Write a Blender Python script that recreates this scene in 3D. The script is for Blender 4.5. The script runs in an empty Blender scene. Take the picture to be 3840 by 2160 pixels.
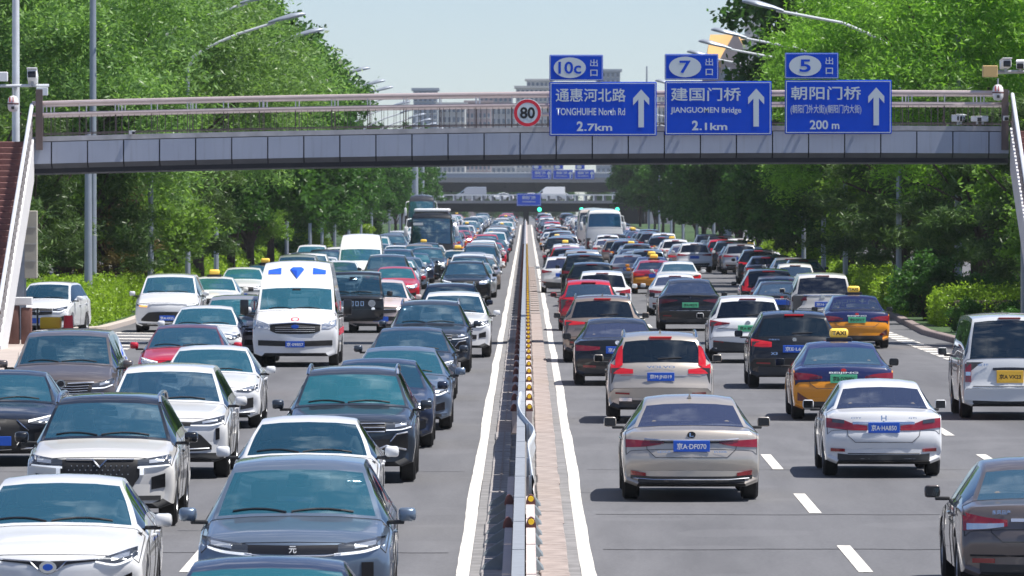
import bpy, bmesh, math, random
import numpy as np
from mathutils import Vector, Matrix
from mathutils.bvhtree import BVHTree
R = math.radians
rnd = random.Random(7)
nr = np.random.RandomState(5)
sc = bpy.context.scene
COL = sc.collection
# ------------------------------------------------------------------ camera, sky, sun, exposure
CAMZ = 3.9
F = 28500.0                      # focal length in pixels of the 3840 px photograph
PX, PY = 1973.0, 745.0           # where the road direction meets the picture
K = 3840 / 2576.0
cam = bpy.data.cameras.new('camera'); cam.sensor_width = 36; cam.lens = F / 3840 * 36
cam.clip_start = 1; cam.clip_end = 12000
cam.dof.use_dof = True; cam.dof.focus_distance = 112; cam.dof.aperture_fstop = 13
co = bpy.data.objects.new('camera', cam); COL.objects.link(co)
co.location = (0, 0, CAMZ); co.rotation_euler = (R(90) - (1080 - PY) / F, 0, (PX - 1920) / F)
sc.camera = co
SUN_EL, SUN_AZ = R(64), R(99)    # azimuth from +Y (away from the camera) towards +X
wd = bpy.data.worlds.new('World'); sc.world = wd; wd.use_nodes = True
wn = wd.node_tree.nodes; wl = wd.node_tree.links
sky = wn.new('ShaderNodeTexSky'); sky.sky_type = 'NISHITA'; sky.sun_disc = False
sky.sun_elevation = SUN_EL; sky.sun_rotation = SUN_AZ
sky.air_density = .72; sky.dust_density = .1; sky.ozone_density = 5.0; sky.altitude = 50
wn['Background'].inputs[1].default_value = 0.083
# scattered fair-weather clouds overhead (they show as reflections in the windscreens); the low sky stays clear and pale
tcw = wn.new('ShaderNodeTexCoord'); sx_ = wn.new('ShaderNodeSeparateXYZ'); wl.new(tcw.outputs['Generated'], sx_.inputs[0])
def wmath(op, a_, b_=None):
    q = wn.new('ShaderNodeMath'); q.operation = op
    for i_, v_ in enumerate((a_, b_)):
        if v_ is None: continue
        if isinstance(v_, (int, float)): q.inputs[i_].default_value = v_
        else: wl.new(v_, q.inputs[i_])
    return q.outputs[0]
zc_ = wmath('MAXIMUM', sx_.outputs[2], .12); cv = wn.new('ShaderNodeCombineXYZ'); wl.new(wmath('DIVIDE', sx_.outputs[0], zc_), cv.inputs[0]); wl.new(wmath('DIVIDE', sx_.outputs[1], zc_), cv.inputs[1])
cn = wn.new('ShaderNodeTexNoise'); cn.inputs['Scale'].default_value = 2.6; cn.inputs['Detail'].default_value = 9; cn.inputs['Roughness'].default_value = .58; wl.new(cv.outputs[0], cn.inputs['Vector'])
cr = wn.new('ShaderNodeMapRange'); cr.interpolation_type = 'SMOOTHSTEP'; cr.inputs[1].default_value = .50; cr.inputs[2].default_value = .66; wl.new(cn.outputs[0], cr.inputs[0])
zf = wn.new('ShaderNodeMapRange'); zf.interpolation_type = 'SMOOTHSTEP'; zf.inputs[1].default_value = .12; zf.inputs[2].default_value = .45; wl.new(sx_.outputs[2], zf.inputs[0])
cm = wn.new('ShaderNodeMix'); cm.data_type = 'RGBA'; wl.new(wmath('MULTIPLY', cr.outputs[0], zf.outputs[0]), cm.inputs[0]); wl.new(sky.outputs[0], cm.inputs[6]); cm.inputs[7].default_value = (8.6, 8.9, 9.4, 1)
tint = wn.new('ShaderNodeMix'); tint.data_type = 'RGBA'; tint.blend_type = 'MULTIPLY'; tint.inputs[0].default_value = 1; wl.new(cm.outputs[2], tint.inputs[6]); tint.inputs[7].default_value = (.985, .955, 1, 1)
wl.new(tint.outputs[2], wn['Background'].inputs[0])
sl = bpy.data.lights.new('sun', 'SUN'); sl.energy = 5.0; sl.angle = R(0.6); sl.color = (1, .955, .89)
so = bpy.data.objects.new('sun', sl); COL.objects.link(so)
sdir = Vector((math.sin(SUN_AZ) * math.cos(SUN_EL), math.cos(SUN_AZ) * math.cos(SUN_EL), math.sin(SUN_EL)))
so.rotation_euler = (-sdir).to_track_quat('-Z', 'Y').to_euler()
vs = sc.view_settings; vs.view_transform = 'Standard'; vs.look = 'None'; vs.exposure = 0.55; vs.gamma = 1; vs.use_curve_mapping = False
sc.cycles.use_denoising = True
sc.cycles.max_bounces = 8; sc.cycles.transparent_max_bounces = 16; sc.cycles.volume_bounces = 1
sc.cycles.sample_clamp_indirect = 6
# ------------------------------------------------------------------ helpers
def pch(ts, vs_):
    ts = np.array(ts, float); v = np.array(vs_, float); h = np.diff(ts); dl = np.diff(v) / h
    m = np.zeros(len(v)); m[0] = dl[0]; m[-1] = dl[-1]
    for i in range(1, len(v) - 1):
        if dl[i - 1] * dl[i] > 0:
            w1 = 2 * h[i] + h[i - 1]; w2 = h[i] + 2 * h[i - 1]
            m[i] = (w1 + w2) / (w1 / dl[i - 1] + w2 / dl[i])
    def f(t):
        t = min(max(t, ts[0]), ts[-1]); i = min(int(np.searchsorted(ts, t, 'right')) - 1, len(h) - 1)
        s = (t - ts[i]) / h[i]
        return ((2*s**3 - 3*s*s + 1) * v[i] + (s**3 - 2*s*s + s) * h[i] * m[i] + (-2*s**3 + 3*s*s) * v[i+1] + (s**3 - s*s) * h[i] * m[i+1])
    return f
_zr = pch([20, 60, 100, 140, 170, 300, 650, 800, 950, 1080, 1250, 1400, 2900], [-.43, -.30, -.172, -.05, 0, 0, .03, .25, .5, .15, -2.6, -3.5, -3.5])
def zr(d): return _zr(d)
def at(xv, yv, d):               # a point of the photograph (2576 px wide) at the distance d, in metres
    return Vector(((xv * K - PX) / F * d, d, CAMZ - (yv * K - PY) / F * d))
def solve(yv, h=0.0):            # distance at which something h above the road shows at the height yv
    y = yv * K; a, b = 40.0, 1250.0
    for _ in range(50):
        m = (a + b) / 2
        if PY + (CAMZ - zr(m) - h) * F / m > y: a = m
        else: b = m
    return a
def mesh(name, v, f, mat=None, smooth=False, sharp=None):
    me = bpy.data.meshes.new(name); me.from_pydata([tuple(p) for p in v], [], f)
    if mat: me.materials.append(M[mat] if isinstance(mat, str) else mat)
    if smooth:
        me.polygons.foreach_set('use_smooth', [True] * len(me.polygons))
        if sharp: me.set_sharp_from_angle(angle=R(sharp))
    me.update(); return me
def quads(name, V, mat):         # V: n x 4 x 3, one loose quad each
    n = len(V); me = bpy.data.meshes.new(name)
    me.vertices.add(n * 4); me.vertices.foreach_set('co', np.ascontiguousarray(V, dtype=np.float32).ravel())
    me.loops.add(n * 4); me.loops.foreach_set('vertex_index', np.arange(n * 4, dtype=np.int32))
    me.polygons.add(n); me.polygons.foreach_set('loop_start', np.arange(0, n * 4, 4, dtype=np.int32))
    me.materials.append(M[mat]); me.update(calc_edges=True); return me
def obj(name, me, parent=None, loc=None, rot=None, color=None, scale=None):
    o = bpy.data.objects.new(name, me); COL.objects.link(o)
    if parent is not None: o.parent = parent
    if loc is not None: o.location = loc
    if rot is not None: o.rotation_euler = rot
    if scale is not None: o.scale = scale
    if color is not None: o.color = color
    return o
def tag(o, label=None, cat=None, group=None, kind=None):
    if label: o['label'] = label
    if cat: o['category'] = cat
    if group: o['group'] = group
    if kind: o['kind'] = kind
    return o
def thing(name, label, cat, loc=(0, 0, 0), rz=0, group=None):
    o = bpy.data.objects.new(name, None); COL.objects.link(o); o.empty_display_size = .3
    o.location = loc; o.rotation_euler = (0, 0, rz); return tag(o, label, cat, group)
def setmat(o, mat):
    s = o.material_slots[0]; s.link = 'OBJECT'; s.material = M[mat]
class G:                          # collects shapes into one mesh
    def __init__(s): s.v = []; s.f = []
    def add(s, v, f):
        b = len(s.v); s.v += [tuple(p) for p in v]; s.f += [tuple(i + b for i in q) for q in f]; return s
    def box(s, x0, x1, y0, y1, z0, z1):
        return s.add([(x0,y0,z0),(x1,y0,z0),(x1,y1,z0),(x0,y1,z0),(x0,y0,z1),(x1,y0,z1),(x1,y1,z1),(x0,y1,z1)],
                     [(0,3,2,1),(4,5,6,7),(0,1,5,4),(1,2,6,5),(2,3,7,6),(3,0,4,7)])
    def rbox(s, x0, x1, y0, y1, z0, z1, r=.03, n=2):
        bm = bmesh.new(); bmesh.ops.create_cube(bm, size=1)
        for p in bm.verts: p.co = Vector(((x0+x1)/2 + p.co.x*(x1-x0), (y0+y1)/2 + p.co.y*(y1-y0), (z0+z1)/2 + p.co.z*(z1-z0)))
        bmesh.ops.bevel(bm, geom=bm.edges[:], offset=r, segments=n, affect='EDGES', profile=.5)
        bm.verts.index_update(); s.add([p.co[:] for p in bm.verts], [[q.index for q in f.verts] for f in bm.faces]); bm.free(); return s
    def tube(s, pts, rad, n=8, cap=True):
        pts = [Vector(p) for p in pts]; rs = rad if isinstance(rad, (list, tuple)) else [rad] * len(pts); V = []
        up = Vector((0, 0, 1)); prev = None
        for i, p in enumerate(pts):
            d = (pts[min(i+1, len(pts)-1)] - pts[max(i-1, 0)]).normalized()
            if prev is None:
                a = d.cross(up)
                if a.length < .05: a = d.cross(Vector((1, 0, 0)))
            else: a = prev - d * prev.dot(d)
            a.normalize(); prev = a; b = d.cross(a)
            V += [p + (a * math.cos(2*math.pi*k/n) + b * math.sin(2*math.pi*k/n)) * rs[i] for k in range(n)]
        Fc = [(i*n+k, i*n+(k+1) % n, (i+1)*n+(k+1) % n, (i+1)*n+k) for i in range(len(pts)-1) for k in range(n)]
        if cap: Fc += [tuple(range(n-1, -1, -1)), tuple(range((len(pts)-1)*n, len(pts)*n))]
        return s.add(V, Fc)
    def lathe(s, prof, axis='z', n=16, c=(0, 0, 0)):
        V = []
        for r_, h in prof:
            for k in range(n):
                a = 2*math.pi*k/n; x, y = r_*math.cos(a), r_*math.sin(a)
                V.append((c[0]+x, c[1]+y, c[2]+h) if axis == 'z' else (c[0]+h, c[1]+x, c[2]+y) if axis == 'x' else (c[0]+x, c[1]+h, c[2]+y))
        m = len(prof)
        return s.add(V, [(i*n+k, i*n+(k+1) % n, (i+1)*n+(k+1) % n, (i+1)*n+k) for i in range(m-1) for k in range(n)])
    def me(s, name, mat=None, smooth=False, sharp=35, fix=True):
        m = mesh(name, s.v, s.f, mat, smooth)
        if fix:
            bm = bmesh.new(); bm.from_mesh(m); bmesh.ops.recalc_face_normals(bm, faces=bm.faces[:]); bm.to_mesh(m); bm.free()
        if smooth: m.set_sharp_from_angle(angle=R(sharp))
        m.update(); return m
    def obj(s, name, mat, parent=None, loc=None, rot=None, smooth=False, color=None, sharp=35):
        return obj(name, s.me(name, mat, smooth, sharp), parent, loc, rot, color)
_tc = {}
def textmesh(body, mat, bold=0.0):  # flat lettering in the xz plane, reading along +x, centred, 1 unit high, facing -y
    key = (body, mat, bold)
    if key in _tc: return _tc[key]
    c = bpy.data.curves.new('lettering', 'FONT'); c.body = body; c.align_x = 'CENTER'; cjk = any(ord(ch) > 0x2e80 for ch in body); c.offset = 0 if cjk else bold; c.resolution_u = 3
    o = bpy.data.objects.new('lettering', c); COL.objects.link(o)
    dg = bpy.context.evaluated_depsgraph_get(); dg.update()
    m = bpy.data.meshes.new_from_object(o.evaluated_get(dg)); bpy.data.objects.remove(o); bpy.data.curves.remove(c)
    v = np.zeros(len(m.vertices) * 3, np.float32); m.vertices.foreach_get('co', v); v = v.reshape(-1, 3)
    lo, hi = v.min(0), v.max(0); h = hi[1] - lo[1]
    w = np.stack([(v[:, 0] - (lo[0] + hi[0]) / 2) / h, np.zeros(len(v)), (v[:, 1] - (lo[1] + hi[1]) / 2) / h], 1)
    if cjk and bold:
        fs = [tuple(q.vertices) for q in m.polygons]; nv = len(w); bb = bold * .9
        W = np.concatenate([w + np.array(o_) for o_ in ((-bb, 0, 0), (bb, -.0006, 0), (0, -.0012, bb), (0, -.0018, -bb))]); FF = [tuple(i + nv*k for i in q) for k in range(4) for q in fs]
        m = bpy.data.meshes.new('lettering'); m.from_pydata([tuple(p_) for p_ in W], [], FF)
    else: m.vertices.foreach_set('co', w.astype(np.float32).ravel())
    m.materials.clear(); m.materials.append(M[mat]); m.update()
    m['w'] = float((hi[0] - lo[0]) / h); m.name = 'lettering'
    _tc[key] = m; return m
def text(name, body, mat, loc, h, w=None, parent=None, rot=None, bold=.012):
    m = textmesh(body, mat, bold); sx = h if w is None else w / m['w']
    return obj(name, m, parent, loc, rot, scale=(sx, 1, h))
# ------------------------------------------------------------------ materials
M = {}
def nt(name):
    m = bpy.data.materials.new(name); m.use_nodes = True; M[name] = m
    n = m.node_tree.nodes; l = m.node_tree.links; return m, n, l, n['Principled BSDF']
def noise(n, l, scale, detail=4, co='Object', rough=.6, stretch=None):
    tc = n.new('ShaderNodeTexCoord'); t = n.new('ShaderNodeTexNoise'); t.inputs['Scale'].default_value = scale; t.inputs['Detail'].default_value = detail; t.inputs['Roughness'].default_value = rough
    src = tc.outputs[co]
    if stretch:
        mp = n.new('ShaderNodeMapping'); mp.inputs['Scale'].default_value = stretch; l.new(src, mp.inputs[0]); src = mp.outputs[0]
    l.new(src, t.inputs['Vector']); return t.outputs[0]
def ramp(n, l, src, stops):
    r = n.new('ShaderNodeValToRGB'); e = r.color_ramp.elements
    while len(e) < len(stops): e.new(.5)
    for i, (p, c) in enumerate(stops): e[i].position = p; e[i].color = (*c, 1) if len(c) == 3 else c
    l.new(src, r.inputs[0]); return r.outputs[0]
def mixc(n, l, fac, a, b, mode='MIX'):
    m = n.new('ShaderNodeMix'); m.data_type = 'RGBA'; m.blend_type = mode
    for s_, v in ((m.inputs[0], fac), (m.inputs[6], a), (m.inputs[7], b)):
        if isinstance(v, (int, float)): s_.default_value = v
        elif isinstance(v, tuple): s_.default_value = (*v, 1) if len(v) == 3 else v
        else: l.new(v, s_)
    return m.outputs[2]
def simple(name, col, rough=.5, metal=0, spec=.5, emit=None, es=0, vary=0, vscale=3, bump=0, coat=0):
    m, n, l, p = nt(name)
    p.inputs['Base Color'].default_value = (*col, 1); p.inputs['Roughness'].default_value = rough; p.inputs['Metallic'].default_value = metal
    p.inputs['Specular IOR Level'].default_value = spec; p.inputs['Coat Weight'].default_value = coat; p.inputs['Coat Roughness'].default_value = .05
    if emit: p.inputs['Emission Color'].default_value = (*emit, 1); p.inputs['Emission Strength'].default_value = es
    if vary:
        f = noise(n, l, vscale, 5); a = tuple(c * (1 - vary) for c in col); b = tuple(min(1, c * (1 + vary)) for c in col)
        l.new(ramp(n, l, f, [(.3, a), (.7, b)]), p.inputs['Base Color'])
        if bump:
            bn = n.new('ShaderNodeBump'); bn.inputs['Strength'].default_value = bump; bn.inputs['Distance'].default_value = .02; l.new(f, bn.inputs['Height']); l.new(bn.outputs[0], p.inputs['Normal'])
    return m
# car paint: colour and metallic share come from the object
m, n, l, p = nt('paint')
oi = n.new('ShaderNodeObjectInfo'); f = noise(n, l, 2.2, 5)
l.new(mixc(n, l, ramp(n, l, f, [(.45, (0, 0, 0)), (.85, (.035, .035, .035))]), oi.outputs['Color'], (.25, .23, .2)), p.inputs['Base Color'])
mt = n.new('ShaderNodeMath'); mt.operation = 'SUBTRACT'; mt.inputs[0].default_value = 1; l.new(oi.outputs['Alpha'], mt.inputs[1]); l.new(mt.outputs[0], p.inputs['Metallic'])
p.inputs['Roughness'].default_value = .32; p.inputs['Specular IOR Level'].default_value = .2; p.inputs['Coat Weight'].default_value = 1; p.inputs['Coat Roughness'].default_value = .04
# window glass: tinted pane with mirror reflection by Fresnel
def glass(name, tint, refl, ior, col=None, share=0):
    m = bpy.data.materials.new(name); m.use_nodes = True; M[name] = m; n = m.node_tree.nodes; l = m.node_tree.links; n.clear()
    o = n.new('ShaderNodeOutputMaterial'); tr = n.new('ShaderNodeBsdfTransparent'); tr.inputs[0].default_value = (*tint, 1)
    gl = n.new('ShaderNodeBsdfGlossy'); gl.inputs[0].default_value = (*refl, 1); gl.inputs['Roughness'].default_value = .015
    fr = n.new('ShaderNodeFresnel'); fr.inputs[0].default_value = ior; mx = n.new('ShaderNodeMixShader')
    base = tr.outputs[0]
    if col:
        df = n.new('ShaderNodeBsdfDiffuse'); df.inputs[0].default_value = (*col, 1); m2 = n.new('ShaderNodeMixShader'); m2.inputs[0].default_value = share
        oi_ = n.new('ShaderNodeObjectInfo'); mr_ = n.new('ShaderNodeMapRange'); mr_.inputs[3].default_value = share*.45; mr_.inputs[4].default_value = share*1.45; l.new(oi_.outputs['Random'], mr_.inputs[0]); l.new(mr_.outputs[0], m2.inputs[0])
        l.new(ramp(n, l, oi_.outputs['Random'], [(0, col), (.5, (col[0]*1.5, col[1]*.85, col[2]*.95)), (1, (col[0], col[1]*1.15, col[2]*.95))]), df.inputs[0])
        l.new(tr.outputs[0], m2.inputs[1]); l.new(df.outputs[0], m2.inputs[2]); base = m2.outputs[0]
    l.new(fr.outputs[0], mx.inputs[0]); l.new(base, mx.inputs[1]); l.new(gl.outputs[0], mx.inputs[2]); l.new(mx.outputs[0], o.inputs[0]); return m
glass('screen', (.62, .76, .78), (.82, .97, 1), 2.6, (.05, .27, .40), .24)  # the diffuse blue share paints extra sky reflection into the windscreen
glass('rearscreen', (.42, .50, .56), (.85, .94, 1), 2.3, (.09, .18, .32), .26)  # blue-grey diffuse share, sky sheen put into the rear glass colour
glass('tinted', (.16, .18, .19), (.85, .93, 1), 1.9, (.02, .04, .06), .2)
glass('lampglass', (.85, .87, .9), (1, 1, 1), 1.6)
simple('black', (.012, .012, .014), .28, 0, .5, coat=.3); simple('grille', (.008, .008, .009), .55); simple('rubber', (.018, .018, .019), .8, vary=.3, vscale=9)
simple('plastic', (.03, .031, .033), .6, vary=.25); simple('chrome', (.75, .77, .8), .16, 1); simple('rim', (.38, .39, .41), .3, .9)
simple('lamp', (.62, .66, .70), .08, .75); simple('lampdark', (.06, .07, .085), .07, .3, coat=1); simple('drl', (.92, .94, .97), .2, emit=(.9, .95, 1), es=.25)
simple('red', (.24, .004, .009), .09, 0, .6, coat=1); simple('reddark', (.10, .006, .010), .1, coat=1); simple('redlit', (.40, .006, .012), .1, emit=(1, .03, .045), es=.13, coat=1)
simple('amber', (.85, .3, .05), .15, emit=(1, .42, .08), es=1.0, coat=1); simple('lining', (.075, .078, .085), .8, vary=.2); simple('seat', (.13, .12, .115), .7, vary=.25)
simple('seatpale', (.42, .37, .31), .7, vary=.2); simple('plateblue', (.012, .10, .55), .35); simple('plategreen', (.10, .52, .27), .35); simple('plateyellow', (.85, .50, .05), .4)
simple('white', (.8, .81, .82), .4); simple('ink', (.01, .01, .012), .5); simple('underbody', (.012, .012, .013), .8)
simple('taxilamp', (.95, .62, .10), .35, emit=(1, .62, .08), es=.12); glass('bluepane', (.05, .2, .3), (.8, .95, 1), 1.9, (.01, .16, .36), .55)
simple('bluelamp', (.03, .13, .75), .12, coat=1, emit=None)
simple('redstripe', (.65, .02, .05), .35); simple('paper', (.8, .82, .82), .7); simple('skin', (.48, .29, .20), .55); simple('hair', (.02, .017, .015), .5); simple('cloth', (.10, .13, .2), .85, vary=.2); simple('clothpale', (.55, .57, .6), .85)
simple('mirror', (.07, .08, .095), .04, 1)
HAZE = 0.00005
# ------------------------------------------------------------------ vehicles: lofted bodies with real window openings
# rows: y, top z, bottom z, half width, shoulder z, half width of the top edge, drop of that edge, plan curve ; marks name rows
T = {}
T['sedan'] = dict(rows=[(2.33,.52,.28,.80,.44,.72,.02,.24),(2.32,.64,.23,.87,.54,.78,.03,.24),(2.25,.745,.20,.90,.63,.80,.04,.22),(2.05,.82,.19,.91,.70,.81,.06,.18),(1.6,.905,.19,.912,.77,.80,.065,.15),
    (1.08,.985,.19,.912,.84,.79,.05,.13),(.55,1.24,.19,.912,.89,.70,.05,.10),(.12,1.405,.19,.912,.91,.605,.045,.06),(-.3,1.455,.19,.912,.92,.585,.05,.02),(-.75,1.44,.19,.912,.925,.585,.05,-.02),(-1.08,1.375,.19,.91,.93,.60,.045,-.05),
    (-1.42,1.22,.19,.91,.935,.67,.04,-.08),(-1.78,1.05,.19,.908,.94,.75,.035,-.10),(-2.05,1.02,.20,.905,.93,.78,.035,-.12),(-2.22,1.0,.21,.90,.90,.79,.035,-.13),(-2.275,.90,.22,.895,.80,.80,.03,-.15),(-2.31,.74,.23,.89,.64,.80,.03,-.16),(-2.35,.60,.25,.88,.50,.79,.02,-.17),(-2.33,.44,.29,.84,.38,.76,.02,-.17)],
    cowl=5, wtop=7, rtop=10, rbase=12, hood=2, boot=15, wf=1.42, wr=-1.36, rad=.325, H=1.455, L=4.7, lz=.70, rz=.82, bz=.42, pz=.78, pf=.40, seats=True)
T['fastback'] = dict(rows=[(2.33,.52,.27,.80,.44,.72,.02,.26),(2.32,.66,.22,.88,.55,.78,.03,.26),(2.24,.78,.20,.93,.66,.81,.04,.24),(2.02,.87,.20,.945,.74,.83,.06,.2),(1.6,.96,.2,.95,.82,.82,.065,.15),
    (1.15,1.04,.2,.95,.90,.81,.05,.13),(.6,1.34,.2,.95,.95,.70,.05,.10),(.1,1.54,.2,.95,.97,.62,.045,.06),(-.35,1.60,.2,.95,.98,.60,.05,.02),(-.8,1.57,.2,.95,.99,.60,.05,-.02),(-1.15,1.49,.2,.95,1.0,.61,.045,-.05),
    (-1.65,1.31,.2,.95,1.02,.70,.04,-.08),(-2.05,1.16,.2,.945,1.03,.77,.035,-.10),(-2.18,1.13,.21,.94,1.02,.79,.035,-.12),(-2.25,1.10,.22,.935,.99,.80,.03,-.13),(-2.29,.97,.23,.93,.86,.82,.03,-.15),(-2.32,.78,.24,.92,.68,.82,.03,-.16),(-2.36,.62,.26,.90,.52,.8,.02,-.17),(-2.34,.45,.30,.85,.40,.77,.02,-.17)],
    cowl=5, wtop=7, rtop=10, rbase=12, hood=2, boot=15, wf=1.45, wr=-1.42, rad=.35, H=1.6, L=4.75, lz=.76, rz=.93, bz=.45, pz=.80, pf=.42, seats=True)
T['suv'] = dict(rows=[(2.30,.58,.32,.80,.50,.72,.02,.22),(2.29,.78,.27,.88,.66,.79,.03,.22),(2.22,.92,.25,.92,.78,.81,.04,.20),(2.0,1.0,.25,.93,.85,.83,.05,.18),(1.55,1.07,.25,.937,.90,.83,.055,.15),
    (1.12,1.13,.25,.94,.96,.82,.05,.13),(.70,1.38,.25,.94,1.0,.74,.05,.10),(.30,1.60,.25,.94,1.02,.655,.045,.06),(.02,1.66,.25,.94,1.03,.63,.05,.03),(-.9,1.675,.25,.94,1.05,.63,.05,0),(-1.88,1.60,.25,.937,1.07,.645,.05,-.05),
    (-2.03,1.36,.25,.935,1.07,.72,.04,-.09),(-2.14,1.13,.25,.93,1.03,.79,.03,-.12),(-2.20,1.05,.25,.93,.95,.82,.03,-.14),(-2.25,.93,.26,.93,.83,.84,.03,-.15),(-2.27,.80,.27,.93,.70,.84,.03,-.16),(-2.33,.66,.28,.92,.55,.83,.02,-.17),(-2.31,.48,.33,.86,.43,.78,.02,-.17)],
    cowl=5, wtop=7, rtop=10, rbase=12, hood=2, boot=15, wf=1.40, wr=-1.33, rad=.36, H=1.675, L=4.65, lz=.86, rz=.98, bz=.50, pz=.86, pf=.46, seats=True, clad=True)
T['hatch'] = dict(rows=[(1.98,.52,.28,.74,.45,.66,.02,.22),(1.97,.66,.23,.81,.56,.72,.03,.22),(1.90,.80,.21,.84,.68,.74,.04,.20),(1.7,.90,.21,.848,.77,.75,.05,.18),(1.35,.99,.21,.85,.84,.75,.055,.15),
    (1.05,1.05,.21,.85,.90,.745,.05,.13),(.6,1.31,.21,.85,.95,.67,.05,.10),(.15,1.52,.21,.85,.97,.595,.045,.06),(-.15,1.57,.21,.85,.98,.58,.05,.03),(-.9,1.575,.21,.85,1.0,.58,.05,0),(-1.55,1.50,.21,.848,1.02,.59,.05,-.05),
    (-1.73,1.27,.21,.845,1.01,.65,.04,-.09),(-1.85,1.06,.21,.842,.97,.71,.03,-.12),(-1.90,.98,.22,.84,.88,.74,.03,-.14),(-1.94,.86,.22,.84,.76,.75,.03,-.15),(-1.96,.74,.23,.84,.64,.75,.03,-.16),(-2.0,.6,.25,.83,.5,.74,.02,-.17),(-1.98,.44,.30,.78,.40,.70,.02,-.17)],
    cowl=5, wtop=7, rtop=10, rbase=12, hood=2, boot=15, wf=1.25, wr=-1.25, rad=.31, H=1.575, L=4.0, lz=.76, rz=.92, bz=.44, pz=.78, pf=.42, seats=True)
T['mpv'] = dict(rows=[(2.55,.58,.26,.82,.48,.74,.02,.24),(2.54,.76,.22,.90,.62,.80,.03,.24),(2.46,.92,.20,.935,.76,.82,.04,.22),(2.25,1.02,.20,.945,.86,.83,.05,.18),(1.9,1.11,.20,.95,.93,.83,.055,.16),
    (1.55,1.19,.20,.95,1.0,.825,.05,.14),(1.0,1.47,.20,.95,1.05,.76,.05,.10),(.48,1.70,.20,.95,1.07,.70,.045,.06),(.1,1.76,.20,.95,1.08,.68,.05,.03),(-1.0,1.78,.20,.95,1.09,.68,.05,0),(-2.28,1.70,.20,.948,1.10,.70,.05,-.05),
    (-2.40,1.44,.20,.945,1.09,.755,.04,-.07),(-2.48,1.14,.20,.94,1.04,.80,.03,-.09),(-2.50,1.05,.21,.94,.95,.83,.03,-.10),(-2.52,.93,.21,.94,.83,.84,.03,-.11),(-2.54,.78,.22,.94,.68,.84,.03,-.13),(-2.58,.62,.25,.92,.52,.83,.02,-.14),(-2.56,.44,.30,.86,.40,.78,.02,-.15)],
    cowl=5, wtop=7, rtop=10, rbase=12, hood=2, boot=15, wf=1.60, wr=-1.45, rad=.335, H=1.78, L=5.1, lz=.86, rz=.98, bz=.45, pz=.80, pf=.45, seats=True)
T['jeep'] = dict(rows=[(2.12,.62,.42,.84,.56,.78,.02,.05),(2.11,.85,.38,.90,.74,.84,.02,.05),(2.09,1.04,.36,.93,.90,.87,.025,.05),(2.02,1.12,.36,.935,.97,.88,.03,.05),(1.5,1.155,.36,.94,1.0,.88,.035,.05),
    (.95,1.18,.36,.945,1.03,.87,.04,.05),(.75,1.45,.36,.945,1.06,.83,.04,.04),(.55,1.76,.36,.945,1.08,.79,.04,.03),(.35,1.84,.36,.945,1.09,.775,.04,.02),(-1.0,1.86,.36,.945,1.10,.775,.04,0),(-2.05,1.82,.36,.945,1.11,.775,.04,-.03),
    (-2.10,1.50,.36,.945,1.10,.83,.035,-.04),(-2.13,1.18,.36,.94,1.08,.87,.03,-.04),(-2.14,1.10,.37,.94,1.0,.88,.03,-.04),(-2.15,.95,.37,.94,.85,.89,.03,-.05),(-2.16,.82,.38,.94,.72,.89,.03,-.05),(-2.2,.70,.40,.92,.6,.87,.02,-.06),(-2.18,.52,.44,.88,.48,.82,.02,-.06)],
    cowl=5, wtop=7, rtop=10, rbase=12, hood=2, boot=15, wf=1.42, wr=-1.33, rad=.39, H=1.86, L=4.3, lz=.93, rz=.95, bz=.62, pz=.9, pf=.62, seats=True, clad=True)
T['van'] = dict(rows=[(2.80,.62,.34,.88,.5,.82,.02,.22),(2.79,.85,.28,.95,.70,.88,.03,.22),(2.72,1.05,.26,.985,.88,.90,.04,.2),(2.55,1.20,.26,.995,1.02,.90,.05,.18),(2.30,1.29,.26,1.0,1.12,.90,.05,.16),
    (2.10,1.37,.26,1.0,1.2,.90,.05,.15),(1.72,1.68,.26,1.0,1.24,.875,.05,.12),(1.38,1.96,.26,1.0,1.26,.85,.05,.08),(1.12,2.20,.26,1.0,1.27,.82,.05,.06),(.80,2.46,.26,1.0,1.28,.77,.06,.04),(.3,2.56,.26,1.0,1.28,.75,.07,0),(-2.70,2.55,.26,1.0,1.28,.75,.07,-.03),
    (-2.74,1.9,.26,1.0,1.27,.86,.05,-.04),(-2.77,1.30,.26,.995,1.18,.92,.03,-.05),(-2.78,1.15,.26,.995,1.04,.93,.03,-.05),(-2.79,.95,.27,.99,.84,.93,.03,-.05),(-2.8,.78,.28,.99,.66,.93,.03,-.06),(-2.84,.62,.30,.98,.5,.92,.02,-.07),(-2.82,.46,.34,.92,.42,.86,.02,-.07)],
    cowl=5, wtop=7, rtop=11, rbase=13, hood=2, boot=16, wf=1.85, wr=-1.75, rad=.35, H=2.56, L=5.6, lz=.98, rz=1.05, bz=.50, pz=.9, pf=.55, seats=True, sidew=(5.1, 7.2))
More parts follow.
